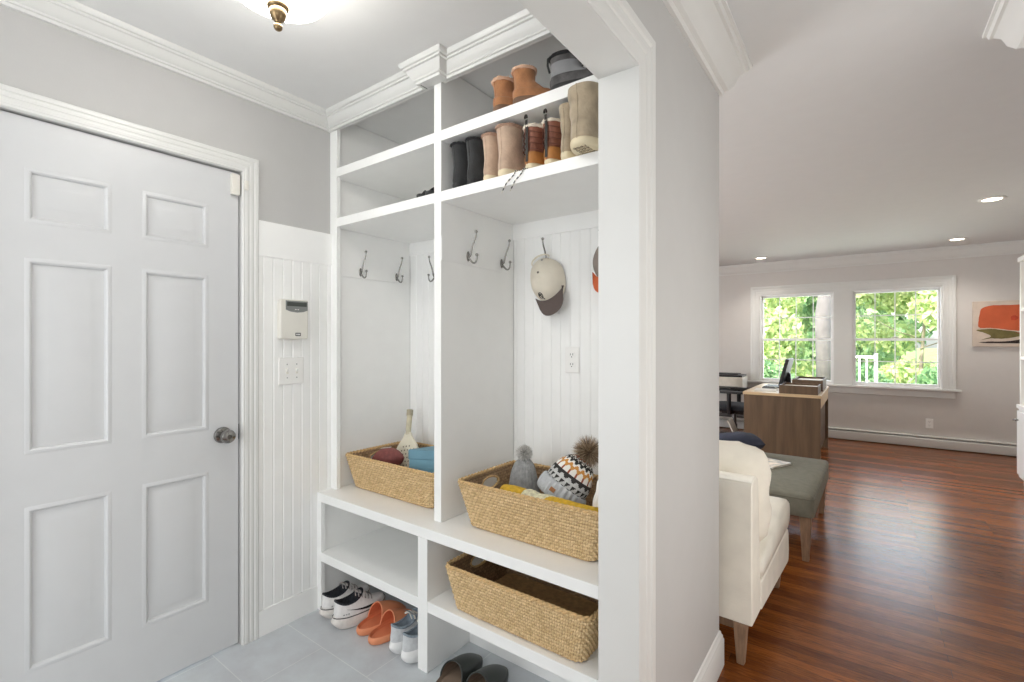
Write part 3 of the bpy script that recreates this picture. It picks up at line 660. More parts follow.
def sneaker(name, label, loc, rz, m_up, m_sole, m_lin, m_lace, group, L=.29, w=.05, swoosh=False, flare=.016, m_mark=None, zs=(1, 1, 1)):
    t = thing(name, label, 'shoe', loc, (0, 0, rz), group); t.scale = zs
    so = dense([(0, .03, L - .03, w * .78), (.005, .012, L - .014, w * .9), (.026, -flare, L - .002, w * 1.08), (.043, -flare * .7, L + .002, w * 1.06), (.051, -.002, L - .002, w * .98)], 3)
    def bend(r_): return [(x, y, z + (.02 * max(0, (y - L * .72) / (L * .28)) ** 2 + .006 * max(0, (.05 - y) / .05)) * (1 if z < .03 else .6)) for x, y, z in r_]
    MB().rings([bend(ring(*q)) for q in so]).build('sole', m_sole, t, sharp=60)
    k = [(.047, 0, L - .003, w * .97, 0, 0), (.057, -.002, L - .006, w * .97, 0, 0), (.067, -.002, L * .93, w * .93, 0, 0), (.077, .0, L * .80, w * .86, 0, 0), (.086, .002, L * .66, w * .78, 0, .006), (.095, .002, L * .54, w * .72, .004, .022)]
    k = dense(k, 4)
    MB().rings([bend(ring(*q)) for q in k], False, False).build('upper', m_up, t, sharp=180)
    tp = k[-1]
    MB().rings([ring(*tp), ring(tp[0] - .006, tp[1] + .008, tp[2] - .012, tp[3] * .82, tp[4], tp[5]), ring(.06, .016, tp[2] - .03, tp[3] * .7)], False, True).build('lining', m_lin, t, sharp=180)
    MB().tube(ring(tp[0], tp[1] + .002, tp[2] - .002, tp[3] * .96, tp[4], tp[5]), .004, 8, closed=True).build('collar', m_lin, t)
    tg = MB().grid(lambda i, j: ((i - 2) * .010 * (1 + .1 * j), L * .70 - j * .020, .081 + j * .0098 + (.004 if i in (1, 2, 3) else 0)), 5, 6); tg.build('tongue', m_up, t, sharp=180)
    mb = MB()
    for q in range(5):
        y = L * .70 - q * .019; z = .087 + q * .0085; hw = .026
        mb.tube([(-hw - .006, y - .008, z - .01), (-hw * .5, y, z + .001), (hw * .5, y, z + .001), (hw + .006, y - .008, z - .01)], .0038, 6)
        mb.tube([(-hw - .006, y - .008, z - .01), (0, y - .012, z + .004), (hw + .006, y - .026, z - .004)], .0024, 6)
    mb.build('laces', m_lace, t)
    if swoosh:
        def side(y, z, sgn=1, o=.0022):
            lo = 0
            while lo < len(k) - 2 and k[lo + 1][0] < z: lo += 1
            f = min(1, max(0, (z - k[lo][0]) / (k[lo + 1][0] - k[lo][0]))); q = [k[lo][i] + (k[lo + 1][i] - k[lo][i]) * f for i in range(6)]
            cy = (q[1] + q[2]) / 2; c = max(-1, min(1, (y - cy) / ((q[2] - q[1]) / 2))); c2 = sp(c, 1 / .88); s = sqrt(max(0, 1 - c2 * c2))
            return (sgn * (q[3] * s ** .82 * (1 + .07 * c2) + o), y, z)
        top = [(.205, .061), (.185, .0575), (.16, .0575), (.13, .0605), (.10, .0660), (.07, .0725), (.05, .0780)]
        bot = [(.208, .0645), (.19, .0665), (.165, .0665), (.135, .0670), (.10, .0700), (.07, .0742), (.05, .0786)]
        for sgn in (1, -1):
            MB().rings([[side(y, z, sgn) for y, z in top], [side(y, z, sgn) for y, z in bot]], False, False, closed=False).build('swoosh', m_mark, t, sharp=180)
        mb = MB()
        for q in range(3):
            y_, c = .03 + q * .012, k[0]
            p = [side(y_, .059), side(y_ + .008, .059), side(y_ + .008, .0635), side(y_, .0635)]; mb.add(p, [(0, 1, 2, 3)])
        mb.build('heel_mark', mat('grey_print', (150, 150, 150), .6), t)
        MB().rings([[(x * 1.012, y - .0006, z + .0005) for x, y, z in bend(ring(*so[-3]))], [(x * 1.012, y - .0006, z + .0045) for x, y, z in bend(ring(*so[-3]))]], False, False).build('black_midsole_line', m_mark, t, sharp=180)
    return t
M_snw = mat('white_knit', (232, 230, 228), .8, var=.03, scale=60, bump=.1)
M_sns = mat('worn_white_foam', (226, 220, 214), .7, var=.06, scale=30)
M_ink = mat('black_print', (26, 26, 28), .6)
M_snl = mat('black_mesh', (40, 42, 48), .9, var=.15, scale=90)
M_gsn = mat('pale_grey_mesh', (206, 208, 210), .8, var=.05, scale=70, bump=.1)
M_gss = mat('white_foam', (236, 236, 235), .6, var=.02)
M_gli = mat('blue_grey_lining', (140, 152, 162), .9, var=.1, scale=60)
M_wl = mat('white_lace', (225, 220, 210), .8)
M_gl2 = mat('grey_black_lace', (170, 164, 160), .8, var=.3, scale=120)
sneaker('white_running_shoe', 'white running shoe with black tick mark, standing closest to the wainscot', (-2.036, 1.270, .001), radians(-2), M_snw, M_sns, M_snl, M_gl2, GF, swoosh=True, m_mark=M_ink, zs=(.92, .86, 1.08))
sneaker('white_running_shoe', 'white running shoe with black tick mark, beside the orange clogs', (-1.921, 1.256, .001), radians(-8), M_snw, M_sns, M_snl, M_gl2, GF, swoosh=True, m_mark=M_ink, zs=(.92, .86, 1.18))
sneaker('grey_sneaker', 'pale grey sneaker beside the orange clogs', (-1.572, 1.292, .001), radians(-1), M_gsn, M_gss, M_gli, M_wl, GF, L=.26, w=.039, flare=.008, zs=(1, 1, 1.15))
sneaker('grey_sneaker', 'pale grey sneaker half hidden by the base divider', (-1.487, 1.282, .001), radians(-2), M_gsn, M_gss, M_gli, M_wl, GF, L=.26, w=.038, flare=.008, zs=(1, 1, 1.15))
sneaker('beige_sneaker', 'beige sneaker at the back of the floor cubby behind the white running shoes', (-1.90, 1.62, .001), radians(-50), mat('beige_mesh', (196, 180, 168), .8, var=.06), M_gss, M_gli, M_wl, GF, L=.24, w=.045, flare=.004)

# ---------------------------------------------------------------- things in the baskets, caps, wall devices
M_foot = mat('maroon_leather', (132, 70, 66), .6, var=.08, scale=60, bump=.25, bscale=300)
t = thing('football', 'maroon toy football in the left bench basket', 'ball', (-1.985, 1.61, .668), (0, radians(-10), radians(14))); t.scale = (.86, .9, .9)
pr = [(.062 * (max(0, cos(pi / 2 * (i / 12))) ** .75), .115 * i / 12) for i in range(-12, 13)]
pr = [(.066 * (1 - abs(i / 12) ** 2) ** .8, .118 * i / 12) for i in range(-12, 13)]
MB().lathe([(max(r, .0008), h) for r, h in pr], (0, 0, .03), 32, 'x').build('ball_body', M_foot, t, sharp=180)
mb = MB().box(-.035, .035, -.002, .002, .094, .097)
for k in range(6): mb.box(-.03 + k * .0115, -.026 + k * .0115, -.012, .012, .095, .098)
mb.build('lacing', M_wl, t)
t = thing('paddle', 'cream perforated paddle leaning in the back corner of the left bench basket', 'paddle', (-1.945, 1.685, .592), (radians(-20), radians(-13), radians(6)))
bl = [(-.022, .235), (-.03, .215), (-.07, .165), (-.098, .11), (-.1, .05), (-.08, .01), (-.04, 0), (.04, 0), (.08, .01), (.1, .05), (.098, .11), (.07, .165), (.03, .215), (.022, .235)]
mb = MB().prism(bl, lambda u, v, d: (u, d, v), -.006, .006)
mb.build('blade', mat('cream_enamel', (232, 226, 206), .5, var=.02), t, bevel=.002)
mb = MB()
for i in range(-3, 4):
    for j in range(7):
        x, z = i * .022 + (.011 if j % 2 else 0), .04 + j * .02
        if abs(x) < .075 - max(0, z - .12) * .9: mb.cyl((x, -.0066, z), (x, .0066, z), .0042, n=10)
mb.build('holes', mat('hole_shadow_grey', (120, 112, 98), .8), t)
MB().tube([(0, 0, .225), (0, 0, .27), (0, 0, .345), (0, 0, .352)], [.013, .0145, .0145, .016], 12).build('handle', mat('worn_tape', (206, 198, 172), .8, var=.08, scale=40), t)
mb = MB().tube([(0, 0, .33), (0, 0, .362)], [.0175, .018], 14); mb.build('handle_cap', mat('khaki_cap', (168, 160, 138), .7), t)
t = thing('blue_box', 'teal blue box with a lid in the left bench basket', 'box', (-1.645, 1.61, .60), (radians(-6), radians(-4), radians(8)))
MB().box(-.085, .085, -.09, .09, .0, .168).build('box_body', mat('teal_blue_card', (112, 156, 174), .6, var=.03), t, bevel=.004)
MB().box(-.088, .088, -.093, .093, .148, .193).build('lid', mat('teal_blue_lid', (106, 148, 166), .6, var=.03), t, bevel=.004)

def pom(mb, c, R, n, ln, rr, w=.0018, mis=1):
    for _ in range(n):
        d = Vector((rr.gauss(0, 1), rr.gauss(0, 1), rr.gauss(0, 1))).normalized(); q = Vector(c) + d * R * .3
        d2 = (d + Vector((rr.uniform(-.35, .35), rr.uniform(-.35, .35), rr.uniform(-.5, .15)))).normalized()
        sd = d.orthogonal().normalized() * w; e = q + d * R * .5 + d2 * ln * rr.uniform(.6, 1)
        s2 = d.cross(sd)
        mb.add([q + sd, q - sd * .5 + s2, q - sd * .5 - s2, e], [(0, 1, 3), (1, 2, 3), (2, 0, 3)], rr.randrange(mis))
M_gk = mat('grey_knit', (150, 150, 149), .95, var=.1, scale=50, bump=.5, bscale=120)
t = thing('grey_knit_hat', 'grey knit hat with white pompom standing at the back of the right bench basket', 'hat', (-1.15, 1.64, .60)); t.scale = (.86, .86, .84)
def hatpt(i, j, n, prof, rib, nr):
    a = 2 * pi * i / n; r, z, oy = prof[j]; r *= 1 + rib * cos(a * nr)
    return (r * cos(a), oy + r * .72 * sin(a), z)
prof = [(.082, .0, 0), (.084, .05, 0), (.080, .10, 0), (.072, .15, 0), (.064, .19, 0), (.052, .225, .004), (.034, .247, .006), (.014, .255, .008)]
prof = dense(prof, 3)
MB().grid(lambda i, j: hatpt(i, j, 96, prof, .045, 24), 96, len(prof), closed_u=True).build('knit_body', M_gk, t, sharp=180)
mb = MB(); pom(mb, (0, .005, .282), .036, 1300, .02, random.Random(3), .0024, 2); mb.build('pompom', [mat('white_yarn', (232, 230, 226), .95), mat('light_grey_yarn', (186, 184, 180), .95)], t)
mb = MB(); 
for sx in (-1, 1):
    mb.grid(lambda i, j: (sx * .055 + (i - 2) * .022, -.064 - .012 * sin(pi * i / 4) - j * .006, .10 - j * .014), 5, 6)
mb.build('ear_flap', mat('grey_fleece', (150, 149, 150), .95, var=.05), t, sharp=180)
# fair-isle beanie: stitches coloured face by face
t = thing('patterned_beanie', 'patterned beanie with grey ribbed brim and brown fur pompom in the right bench basket', 'hat', (-.960, 1.60, .700), (radians(-14), radians(32), radians(14))); t.scale = (.9, .9, .9)
cols = [mat('knit_light_grey', (196, 196, 194), .95, var=.05, scale=80, bump=.3), mat('knit_black', (50, 48, 46), .95, bump=.3), mat('knit_ochre', (200, 140, 70), .95, bump=.3), mat('knit_white', (234, 230, 222), .95, bump=.3), mat('knit_rust', (150, 84, 62), .95, bump=.3)]
prof = dense([(.094, .052, 0), (.098, .075, 0), (.096, .10, 0), (.088, .13, 0), (.076, .158, 0), (.058, .182, 0), (.034, .197, 0), (.01, .203, 0)], 5)
mb = MB(); n = 128; mb.grid(lambda i, j: hatpt(i, j, n, prof, 0, 1), n, len(prof), closed_u=True)
def knit(i, j):
    zz = abs((i % 8) - 4) // 1.4
    k = j - int(zz)
    if j < 3: return 1 if (i // 3) % 2 else 0
    if j < 7: return 1 if (i % 6) < 3 + (j - 5) else 0
    if j < 13: return 0 if k < 9 else 1
    if k < 13: return 3
    if k < 16: return 4 if (i % 8) in (3, 4) else 3
    if k < 19: return 2
    if k < 21: return 3
    if k < 24: return 1
    if k < 27: return 3 if (i // 3 + j) % 2 else 1
    if k < 30: return 4
    return 1 if (i // 4 + j // 2) % 2 else 3
mb.mi = [knit(q % n, q // n) for q in range(len(mb.f))]
mb.build('knit_body', cols, t, sharp=180)
prof2 = dense([(.095, -.012, 0), (.106, .0, 0), (.109, .03, 0), (.106, .055, 0), (.097, .062, 0)], 4)
MB().grid(lambda i, j: hatpt(i, j, 216, prof2, .04, 27), 216, len(prof2), closed_u=True).build('ribbed_brim', mat('knit_brim_grey', (188, 190, 192), .95, var=.05, scale=60, bump=.2), t, sharp=180)
MB().box(-.042, -.018, -.0825, -.079, .016, .034).build('leather_patch', M_tan, t, bevel=.001)
mb = MB(); pom(mb, (0, .0, .235), .05, 1500, .045, random.Random(5), .0013, 3); mb.build('fur_pompom', [mat('fur_brown', (156, 132, 106), .95), mat('fur_tan', (200, 178, 148), .95), mat('fur_dark', (104, 86, 68), .95)], t)
M_yel = mat('mustard_knit', (214, 172, 52), .95, var=.08, scale=60, bump=.4, bscale=160)
t = thing('mustard_scarf', 'mustard yellow and white patterned knit scarf rolled along the front of the right bench basket', 'scarf', (-.945, 1.482, .656), (0, radians(2), radians(1)))
def roll(mb, x0, x1, m, rx, rz, mi=0, zz=.06, ph=0):
    mb.rings([[(x0 + (x1 - x0) * k / 10, rx * cos(a) + .006 * sin(k * .9 + ph), zz + (rz + .003 * sin(k * 1.3 + ph)) * sin(a)) for a in [2 * pi * q / 20 for q in range(20)]] for k in range(11)], True, True, mi)
mb = MB(); roll(mb, -.19, .215, 0, .034, .026); mb.build('scarf_roll', M_yel, t, sharp=180)
mb = MB(); roll(mb, -.09, .06, 0, .0355, .0275); mb.build('patterned_band', mat('white_mustard_knit', (232, 222, 190), .95, var=.16, scale=70, bump=.4), t, sharp=180)
t = thing('white_fleece', 'crumpled white fleece with a black band at the right end of the right bench basket', 'cloth', (-.745, 1.60, .585))
def lump(i, j, R, c, n, m, sd):
    a = 2 * pi * i / n; b = -pi / 2 + pi * j / (m - 1); d = Vector((cos(a) * cos(b), sin(a) * cos(b), sin(b)))
    k = 1 + .18 * noise.noise(d * 1.7 + Vector((sd, 0, 0))) + .07 * noise.noise(d * 4 + Vector((sd, 3, 0)))
    return (c[0] + d.x * R[0] * k, c[1] + d.y * R[1] * k, c[2] + d.z * R[2] * k)
MB().grid(lambda i, j: lump(i, j, (.044, .09, .125), (0, 0, .13), 48, 24, 2), 48, 24, closed_u=True).build('fleece', mat('white_fleece', (236, 234, 230), .95, var=.04, scale=20, bump=.3), t, sharp=180)
MB().grid(lambda i, j: lump(i, j, (.042, .05, .03), (0, -.06, .10), 32, 16, 5), 32, 16, closed_u=True).build('black_band', M_strap, t, sharp=180)
t = tag(MB().grid(lambda i, j: lump(i, j, (.07, .06, .055), (-1.198, 1.518, .648), 36, 18, 9), 36, 18, closed_u=True).build('navy_glove', mat('charcoal_fleece', (52, 54, 62), .95, var=.1), sharp=180), 'charcoal fleece mitten bunched in the left end of the hat basket', 'mitten')

def cap(label, loc, rz, m_crown, m_brim, badge=True):
    t = thing('baseball_cap', label, 'cap', loc, (0, rz, 0), 'caps on the back hooks')   # crown bulges to -y, brim points down
    def cr(i, j):
        a = 2 * pi * i / 40; u = j / 12 * pi / 2
        x, z = .088 * cos(u) * cos(a), .108 * cos(u) * sin(a); y = -.085 * sin(u)
        k = 1 + .05 * noise.noise(Vector((x * 14, z * 14, 2)))
        return (x * k, y * (1 + .22 * noise.noise(Vector((x * 18, z * 11, 5)))), z * k)
    MB().grid(cr, 40, 13, closed_u=True).build('crown', m_crown, t, sharp=180)
    mb = MB()
    for sg in (0,):
        def br(i, j, o): 
            u = (i - 8) / 8; v = j / 7
            x = u * .078 * (1 - .05 * v)
            z = -.060 - .036 * (1 - u * u) - v * .075 * (1 - abs(u) ** 5) ** .5
            return (x, -.052 + .026 * u * u - v * .014 + o, z)
        mb.grid(lambda i, j: br(i, j, 0), 17, 8); mb.grid(lambda i, j: br(i, j, .004), 17, 8)
    mb.build('brim', m_brim, t, sharp=180)
    cy_ = lambda x, z: -.085 * sqrt(max(0, 1 - (x / .088) ** 2 - (z / .108) ** 2)) * (1 + .22 * noise.noise(Vector((x * 18, z * 11, 5))))
    mb = MB().sph((.005, cy_(.005, .03), .03), (.005, .004, .005)); mb.build('top_button', m_brim, t)
    if badge:
        mb = MB()
        ex, ez = -.030, -.0655
        mb.tube([(ex + .0105 * cos(a), cy_(ex + .0105 * cos(a), ez + .0115 * sin(a)), ez + .0115 * sin(a)) for a in [2 * pi * k / 20 for k in range(20)]], .0022, 6, closed=True)
        mb.tube([(ex + u * .4, cy_(ex + u * .4, ez - u), ez - u) for u in (-.012, 0, .012, .02)], .0028, 6); mb.tube([(ex + u, cy_(ex + u, ez + .003), ez + .003) for u in (-.008, 0, .008)], .0024, 6)
        mb.build('emblem', M_ink, t)
    MB().tube([(.0 + .05 * cos(a), -.018 - .012 * sin(a), .098 + .022 * sin(a)) for a in [pi * k / 10 for k in range(11)]], .004, 6).build('back_strap', m_crown, t)
    return t
cap('cream baseball cap with dark brown brim hanging above the outlet', (-1.175, YB - .022, 1.585), radians(-20), mat('cream_cotton', (222, 214, 198), .85, var=.03, scale=14, bump=.1), mat('dark_brown_twill', (92, 80, 76), .85, var=.05))
cap('grey and orange cap partly hidden by the white jamb', (-.868, YB - .022, 1.645), radians(4), mat('grey_cotton', (150, 138, 130), .85), mat('orange_twill', (208, 104, 62), .85), False).scale = (.86, .9, .82)

def outlet(name, label, loc, rz, mp):
    t = thing(name, label, 'outlet', loc, (0, 0, rz))        # plate faces -y
    MB().box(-.036, .036, -.006, 0, -.058, .058).build('face_plate', mp, t, bevel=.003)
    for s in (-1, 1):
        r = MB().prism([(.0165 * max(-.85, min(.85, cos(a))) / .85, .0145 * sin(a) + s * .0215) for a in [2 * pi * k / 28 for k in range(28)]], lambda u, v, d: (u, d, v), -.0085, -.005).build('receptacle', M_whiteplastic, t)
        mb = MB().box(-.0075, -.005, -.0089, -.0084, s * .0215 - .001, s * .0215 + .008).box(.005, .0075, -.0089, -.0084, s * .0215 - .001, s * .0215 + .008)
        mb.cyl((0, -.0089, s * .0215 - .0075), (0, -.0084, s * .0215 - .0075), .0026, n=12); mb.build('slots', M_dark, r)
    return t
outlet('wall_outlet', 'white duplex outlet on the beadboard under the cream cap', (-1.056, YB - .013, 1.222), 0, M_whiteplastic)
t = thing('alarm_keypad', 'ivory alarm keypad with grey display above the light switches', 'keypad', (XL + .012, 1.19, 1.40), world=True)
kx = XL + .0125
MB().prism([(1.112, 1.318), (1.18, 1.3125), (1.246, 1.318), (1.246, 1.498), (1.112, 1.498)], lambda u, v, d: (d, u, v), kx, kx + .032).build('housing', M_ivory, t, bevel=.006, seg=3)
MB().prism([(1.136, 1.498), (1.136, 1.456), (1.158, 1.448), (1.19, 1.4445), (1.22, 1.448), (1.242, 1.456), (1.242, 1.498)], lambda u, v, d: (d, u, v - .006), kx + .03, kx + .0335).build('display_bezel', mat('grey_plastic', (128, 130, 128), .4), t)
MB().box(kx + .033, kx + .0342, 1.142, 1.237, 1.467, 1.486).build('display', mat('lcd_dark', (70, 74, 70), .2), t)
MB().box(kx + .032, kx + .0335, 1.182, 1.208, 1.330, 1.345).build('brand_badge', M_ink, t, bevel=.003)
mb = MB()
for q in range(3): mb.box(kx + .0334, kx + .034, 1.186 + q * .0066, 1.1908 + q * .0066, 1.334, 1.341)
mb.build('badge_lettering', M_whiteplastic, t)
mb = MB()
for q in range(2): mb.box(kx + .0334, kx + .0342, 1.18 + q * .012, 1.187 + q * .012, 1.451, 1.454)
mb.build('indicator', M_whiteplastic, t)
t = thing('light_switch_plate', 'white double toggle light switch plate below the alarm keypad', 'light switch', (XL + .012, 1.178, 1.168), world=True)
MB().box(kx, kx + .006, 1.118, 1.238, 1.106, 1.23).build('face_plate', M_whiteplastic, t, bevel=.003)
for yy in (1.157, 1.203):
    tg = MB().box(kx + .005, kx + .0075, yy - .006, yy + .006, 1.155, 1.182).build('toggle_frame', M_ivory, t)
    MB().prism([(kx + .006, 1.162), (kx + .019, 1.176), (kx + .019, 1.182), (kx + .006, 1.176)], lambda u, v, d: (u, d, v), yy - .004, yy + .004).build('toggle', M_whiteplastic, tg)
    for zz in (1.137, 1.199): MB().lathe([(0, 0), (.0032, 0), (.0032, .001), (0, .0016)], (kx + .006, yy, zz), 12, 'x').build('screw', mat('steel_screw', (170, 170, 168), .4, 1), t)

# ---------------------------------------------------------------- lamps
t = thing('ceiling_light', 'opal glass bowl ceiling light with brass finial in the mudroom', 'ceiling light', (-1.375, .715, CE))
MB().lathe([(.06, -.002), (.165, -.002), (.172, -.018), (.17, -.036), (.160, -.046), (.05, -.044)], (0, 0, 0), 48).build('brass_pan', M_brass, t, sharp=50)
MB().lathe([(.158, -.042), (.160, -.055), (.152, -.082), (.13, -.112), (.098, -.132), (.06, -.144), (.02, -.148), (.0005, -.148)], (0, 0, 0), 48).build('glass_bowl', M_glow, t, sharp=180)
MB().lathe([(.0005, -.140), (.027, -.142), (.031, -.150), (.029, -.156), (.023, -.160), (.0235, -.172), (.019, -.186), (.011, -.191), (.008, -.197), (.0005, -.197)], (0, 0, 0), 28).sph((0, 0, -.208), .0125).build('finial', M_brass, t, sharp=50)
def downlight(x, y, label):
    t = thing('recessed_downlight', label, 'downlight', (x, y, CE), group='recessed downlights in the living room ceiling')
    MB().lathe([(.058, -.001), (.082, -.001), (.082, -.005), (.06, -.008), (.058, -.004)], (0, 0, 0), 36).build('trim_ring', M_whiteplastic, t)
    MB().lathe([(.0005, -.003), (.0585, -.003), (.0585, -.0045), (.0005, -.0045)], (0, 0, 0), 36).build('lens', M_disc, t)
    light('downlight_beam', 'SPOT', (x, y, CE - .03), 26, (1, .93, .84), (0, 0, 0), spot_size=radians(130), spot_blend=.8, shadow_soft_size=.06)
    return t
downlight(.806, 5.287, 'recessed downlight nearest the hall on the living room ceiling')
downlight(.814, 7.138, 'recessed downlight in front of the right-hand window pane and painting')
downlight(-1.129, 7.181, 'recessed downlight in front of the left window')

# ---------------------------------------------------------------- living room windows
M_vinyl = mat('white_vinyl', (238, 238, 237), .4, var=.004)
for wi, (xa, xb) in enumerate(WX):
    w = thing('window_%d' % (wi + 1), ('white double-hung window beside the desk monitor' if wi == 0 else 'white double-hung window closest to the painting'), 'window', ((xa + xb) / 2, YF, WZ[0]), world=True); w['kind'] = 'structure'
    z0, z1 = WZ; zm = 1.335 if wi == 0 else 1.335
    zm = 1.325
    f = .016
    mb = MB().box(xa, xa + f, YF - .005, YF + .13, z0, z1).box(xb - f, xb, YF - .005, YF + .13, z0, z1).box(xa + f, xb - f, YF - .005, YF + .13, z1 - f, z1).box(xa + f, xb - f, YF - .005, YF + .13, z0, z0 + .016)
    mb.build('window_frame', M_vinyl, w, bevel=.002)
    for nm, a, b, y in (('upper_sash', zm - .014, z1 - f, YF + .075), ('lower_sash', z0 + .016, zm + .016, YF + .035)):
        s = .024; xl, xr = xa + f, xb - f
        mb = MB().box(xl, xl + s, y, y + .035, a, b).box(xr - s, xr, y, y + .035, a, b).box(xl + s, xr - s, y, y + .035, a, a + .032).box(xl + s, xr - s, y, y + .035, b - .026, b)
        so = mb.build(nm, M_vinyl, w, bevel=.002)
        mb = MB()
        for k in range(1, 4):
            x = xl + s + (xr - xl - 2 * s) * k / 4; mb.box(x - .006, x + .006, y + .012, y + .022, a + .032, b - .026)
        zc = (a + .032 + b - .026) / 2; mb.box(xl + s, xr - s, y + .0125, y + .0215, zc - .006, zc + .006)
        mb.build('muntins', M_vinyl, so)
        MB().box(xl + s - .004, xr - s + .004, y + .0155, y + .0185, a + .028, b - .022).build('pane', M_glass, so)
    lk = MB().box((xa + xb) / 2 - .035, (xa + xb) / 2 + .035, YF + .036, YF + .066, zm + .022, zm + .036); lk.build('sash_lock', mat('almond_lock', (205, 200, 192), .4), w, bevel=.004)
CAS = fluted(.122, .022)
S_(MB().sweep([(WX[1][1] - .003, YF, WZ[0] - .01), (WX[1][1] - .003, YF, WZ[1] - .003), (WX[0][0] + .003, YF, WZ[1] - .003), (WX[0][0] + .003, YF, WZ[0] - .01)], CAS, (0, -1, 0)).box(WX[0][1] - .004, WX[1][0] + .004, YF - .02, YF, WZ[0] - .01, WZ[1] + .0), 'trim_7', M_trim, 'white casing round the double living room window', 'casing', sharp=25)
mb = MB().box(-1.42, .92, YF - .065, YF + .02, .70, .726).box(-1.37, .87, YF - .02, YF, .615, .70)
S_(mb, 'trim_8', M_trim, 'white stool and apron below the double window', 'window sill', bevel=.004)

# baseboard heater along the far wall
t = thing('baseboard_heater', 'long white baseboard heater below the double window', 'heater', (.1, YF, 0), world=True)
hp = [(0, .012), (-.058, .012), (-.060, .02), (-.060, .108), (-.052, .118), (-.048, .118), (-.048, .112), (-.02, .112), (-.02, .128), (-.056, .136), (-.056, .141), (0, .148)]
MB().rings([[(x, YF + a, z) for a, z in hp] for x in (-3.6, 1.55)]).build('cover', M_trim, t, sharp=30)
MB().box(-3.58, 1.53, YF - .05, YF - .022, .1125, .116).build('damper_slot', M_dark, t)
outlet('wall_outlet', 'white duplex outlet on the living room wall below the window', (.634, YF - .0005, .297), 0, M_whiteplastic)

# painting
t = thing('abstract_painting', 'abstract painting of orange block over olive and black shapes on far wall', 'painting', (1.29, YF, 1.5), world=True)
px0, px1, pz0, pz1 = 1.015, 1.52, 1.242, 1.768
MB().box(px0, px1, YF - .035, YF - .001, pz0, pz1).build('canvas', mat('warm_grey_canvas', (205, 190, 176), .8, var=.05, scale=10, bump=.2, bscale=200), t, bevel=.003)
def blob(pts, nm, m, o):
    P = [Vector((a, b, 0)) for a, b in pts]; out = []
    n = len(P)
    for i in range(n):
        for k in range(6):
            u = k / 6; a, b, c, d = P[i - 1], P[i], P[(i + 1) % n], P[(i + 2) % n]
            q = .5 * ((2 * b) + (c - a) * u + (2 * a - 5 * b + 4 * c - d) * u * u + (-a + 3 * b - 3 * c + d) * u ** 3)
            q += Vector((noise.noise(q * 40), noise.noise(q * 40 + Vector((9, 0, 0))), 0)) * .006
            out.append((px0 + q.x * (px1 - px0), pz0 + q.y * (pz1 - pz0)))
    MB().prism(out, lambda u, v, d: (u, d, v), YF - .0355 - o, YF - .034).build(nm, m, t)
blob([(.15, .84), (.3, .90), (.6, .90), (.93, .88), (.95, .6), (.93, .40), (.75, .345), (.55, .37), (.3, .41), (.11, .42), (.1, .6), (.12, .74)], 'orange_shape', mat('orange_paint', (196, 92, 54), .7, var=.06, scale=6), .0004)
blob([(.63, .66), (.70, .67), (.74, .62), (.70, .575), (.63, .58)], 'red_patch', mat('red_paint', (184, 66, 40), .7, var=.1, scale=14), .0008)
blob([(.06, .36), (.2, .385), (.33, .39), (.5, .36), (.66, .335), (.78, .30), (.86, .25), (.7, .21), (.5, .175), (.3, .18), (.14, .15), (.3, .22), (.22, .29)], 'olive_shape', mat('olive_paint', (112, 102, 58), .7, var=.15, scale=12), .0008)
blob([(.1, .09), (.25, .11), (.5, .115), (.7, .14), (.82, .18), (.93, .13), (.95, .08), (.86, .075), (.6, .075), (.3, .075)], 'black_stroke', mat('black_paint', (42, 34, 32), .7), .0008)
blob([(.7, .305), (.82, .30), (.95, .27), (.96, .25), (.84, .27), (.74, .285)], 'brown_stroke', mat('brown_paint', (150, 70, 46), .7), .0009)

# bookcase on the right wall
t = thing('bookcase', 'tall white bookcase with beige back at the right edge of the view', 'bookcase', (XR - .05, 5.4, 0), world=True)
by0, by1 = 3.6, 6.2; bx = 1.124
MB().box(1.118, XR - .018, by0, by1, .08, .70).box(1.15, XR - .018, by0 + .02, by1, .0, .08).build('base_cabinet', M_cab, t, bevel=.003)
MB().box(1.103, XR - .018, by0 - .01, by1 + .004, .70, .735).build('counter', M_cab, t, bevel=.004)
for k in range(3):
    y0_ = by0 + .03 + k * .86; d = MB().box(1.104, 1.117, y0_, y0_ + .84, .11, .68).build('cabinet_door', M_cab, t, bevel=.003)
    MB().sph((1.090, y0_ + (.06 if k % 2 else .78), .6), .012).cyl((1.066, y0_ + (.06 if k % 2 else .78), .6), (1.105, y0_ + (.06 if k % 2 else .78), .6), .005).build('knob', M_nickel, d)
for yy in (by0, by0 + .87, by0 + 1.73, by1 - .03): MB().box(bx, XR - .018, yy, yy + .03, .735, 2.02).build('upright', M_cab, t, bevel=.002)
M_bb = mat('beige_bookcase_back', (206, 196, 168), .6, var=.02)
MB().box(XR - .03, XR - .018, by0 + .03, by1 - .03, .735, 1.99).build('back_board', M_bb, t)
for k in range(3):
    ya, yb = (by0 + .03, by0 + .87, by0 + 1.73)[k] + (.03 if k else 0), (by0 + .87, by0 + 1.73, by1 - .03)[k]
    for z in (1.14, 1.575): MB().box(bx + .004, XR - .03, ya, yb, z, z + .03).build('shelf', M_cab, t)
MB().box(bx - .012, XR - .018, by0 - .01, by1 + .012, 2.02, 2.06).build('top', M_cab, t, bevel=.004)

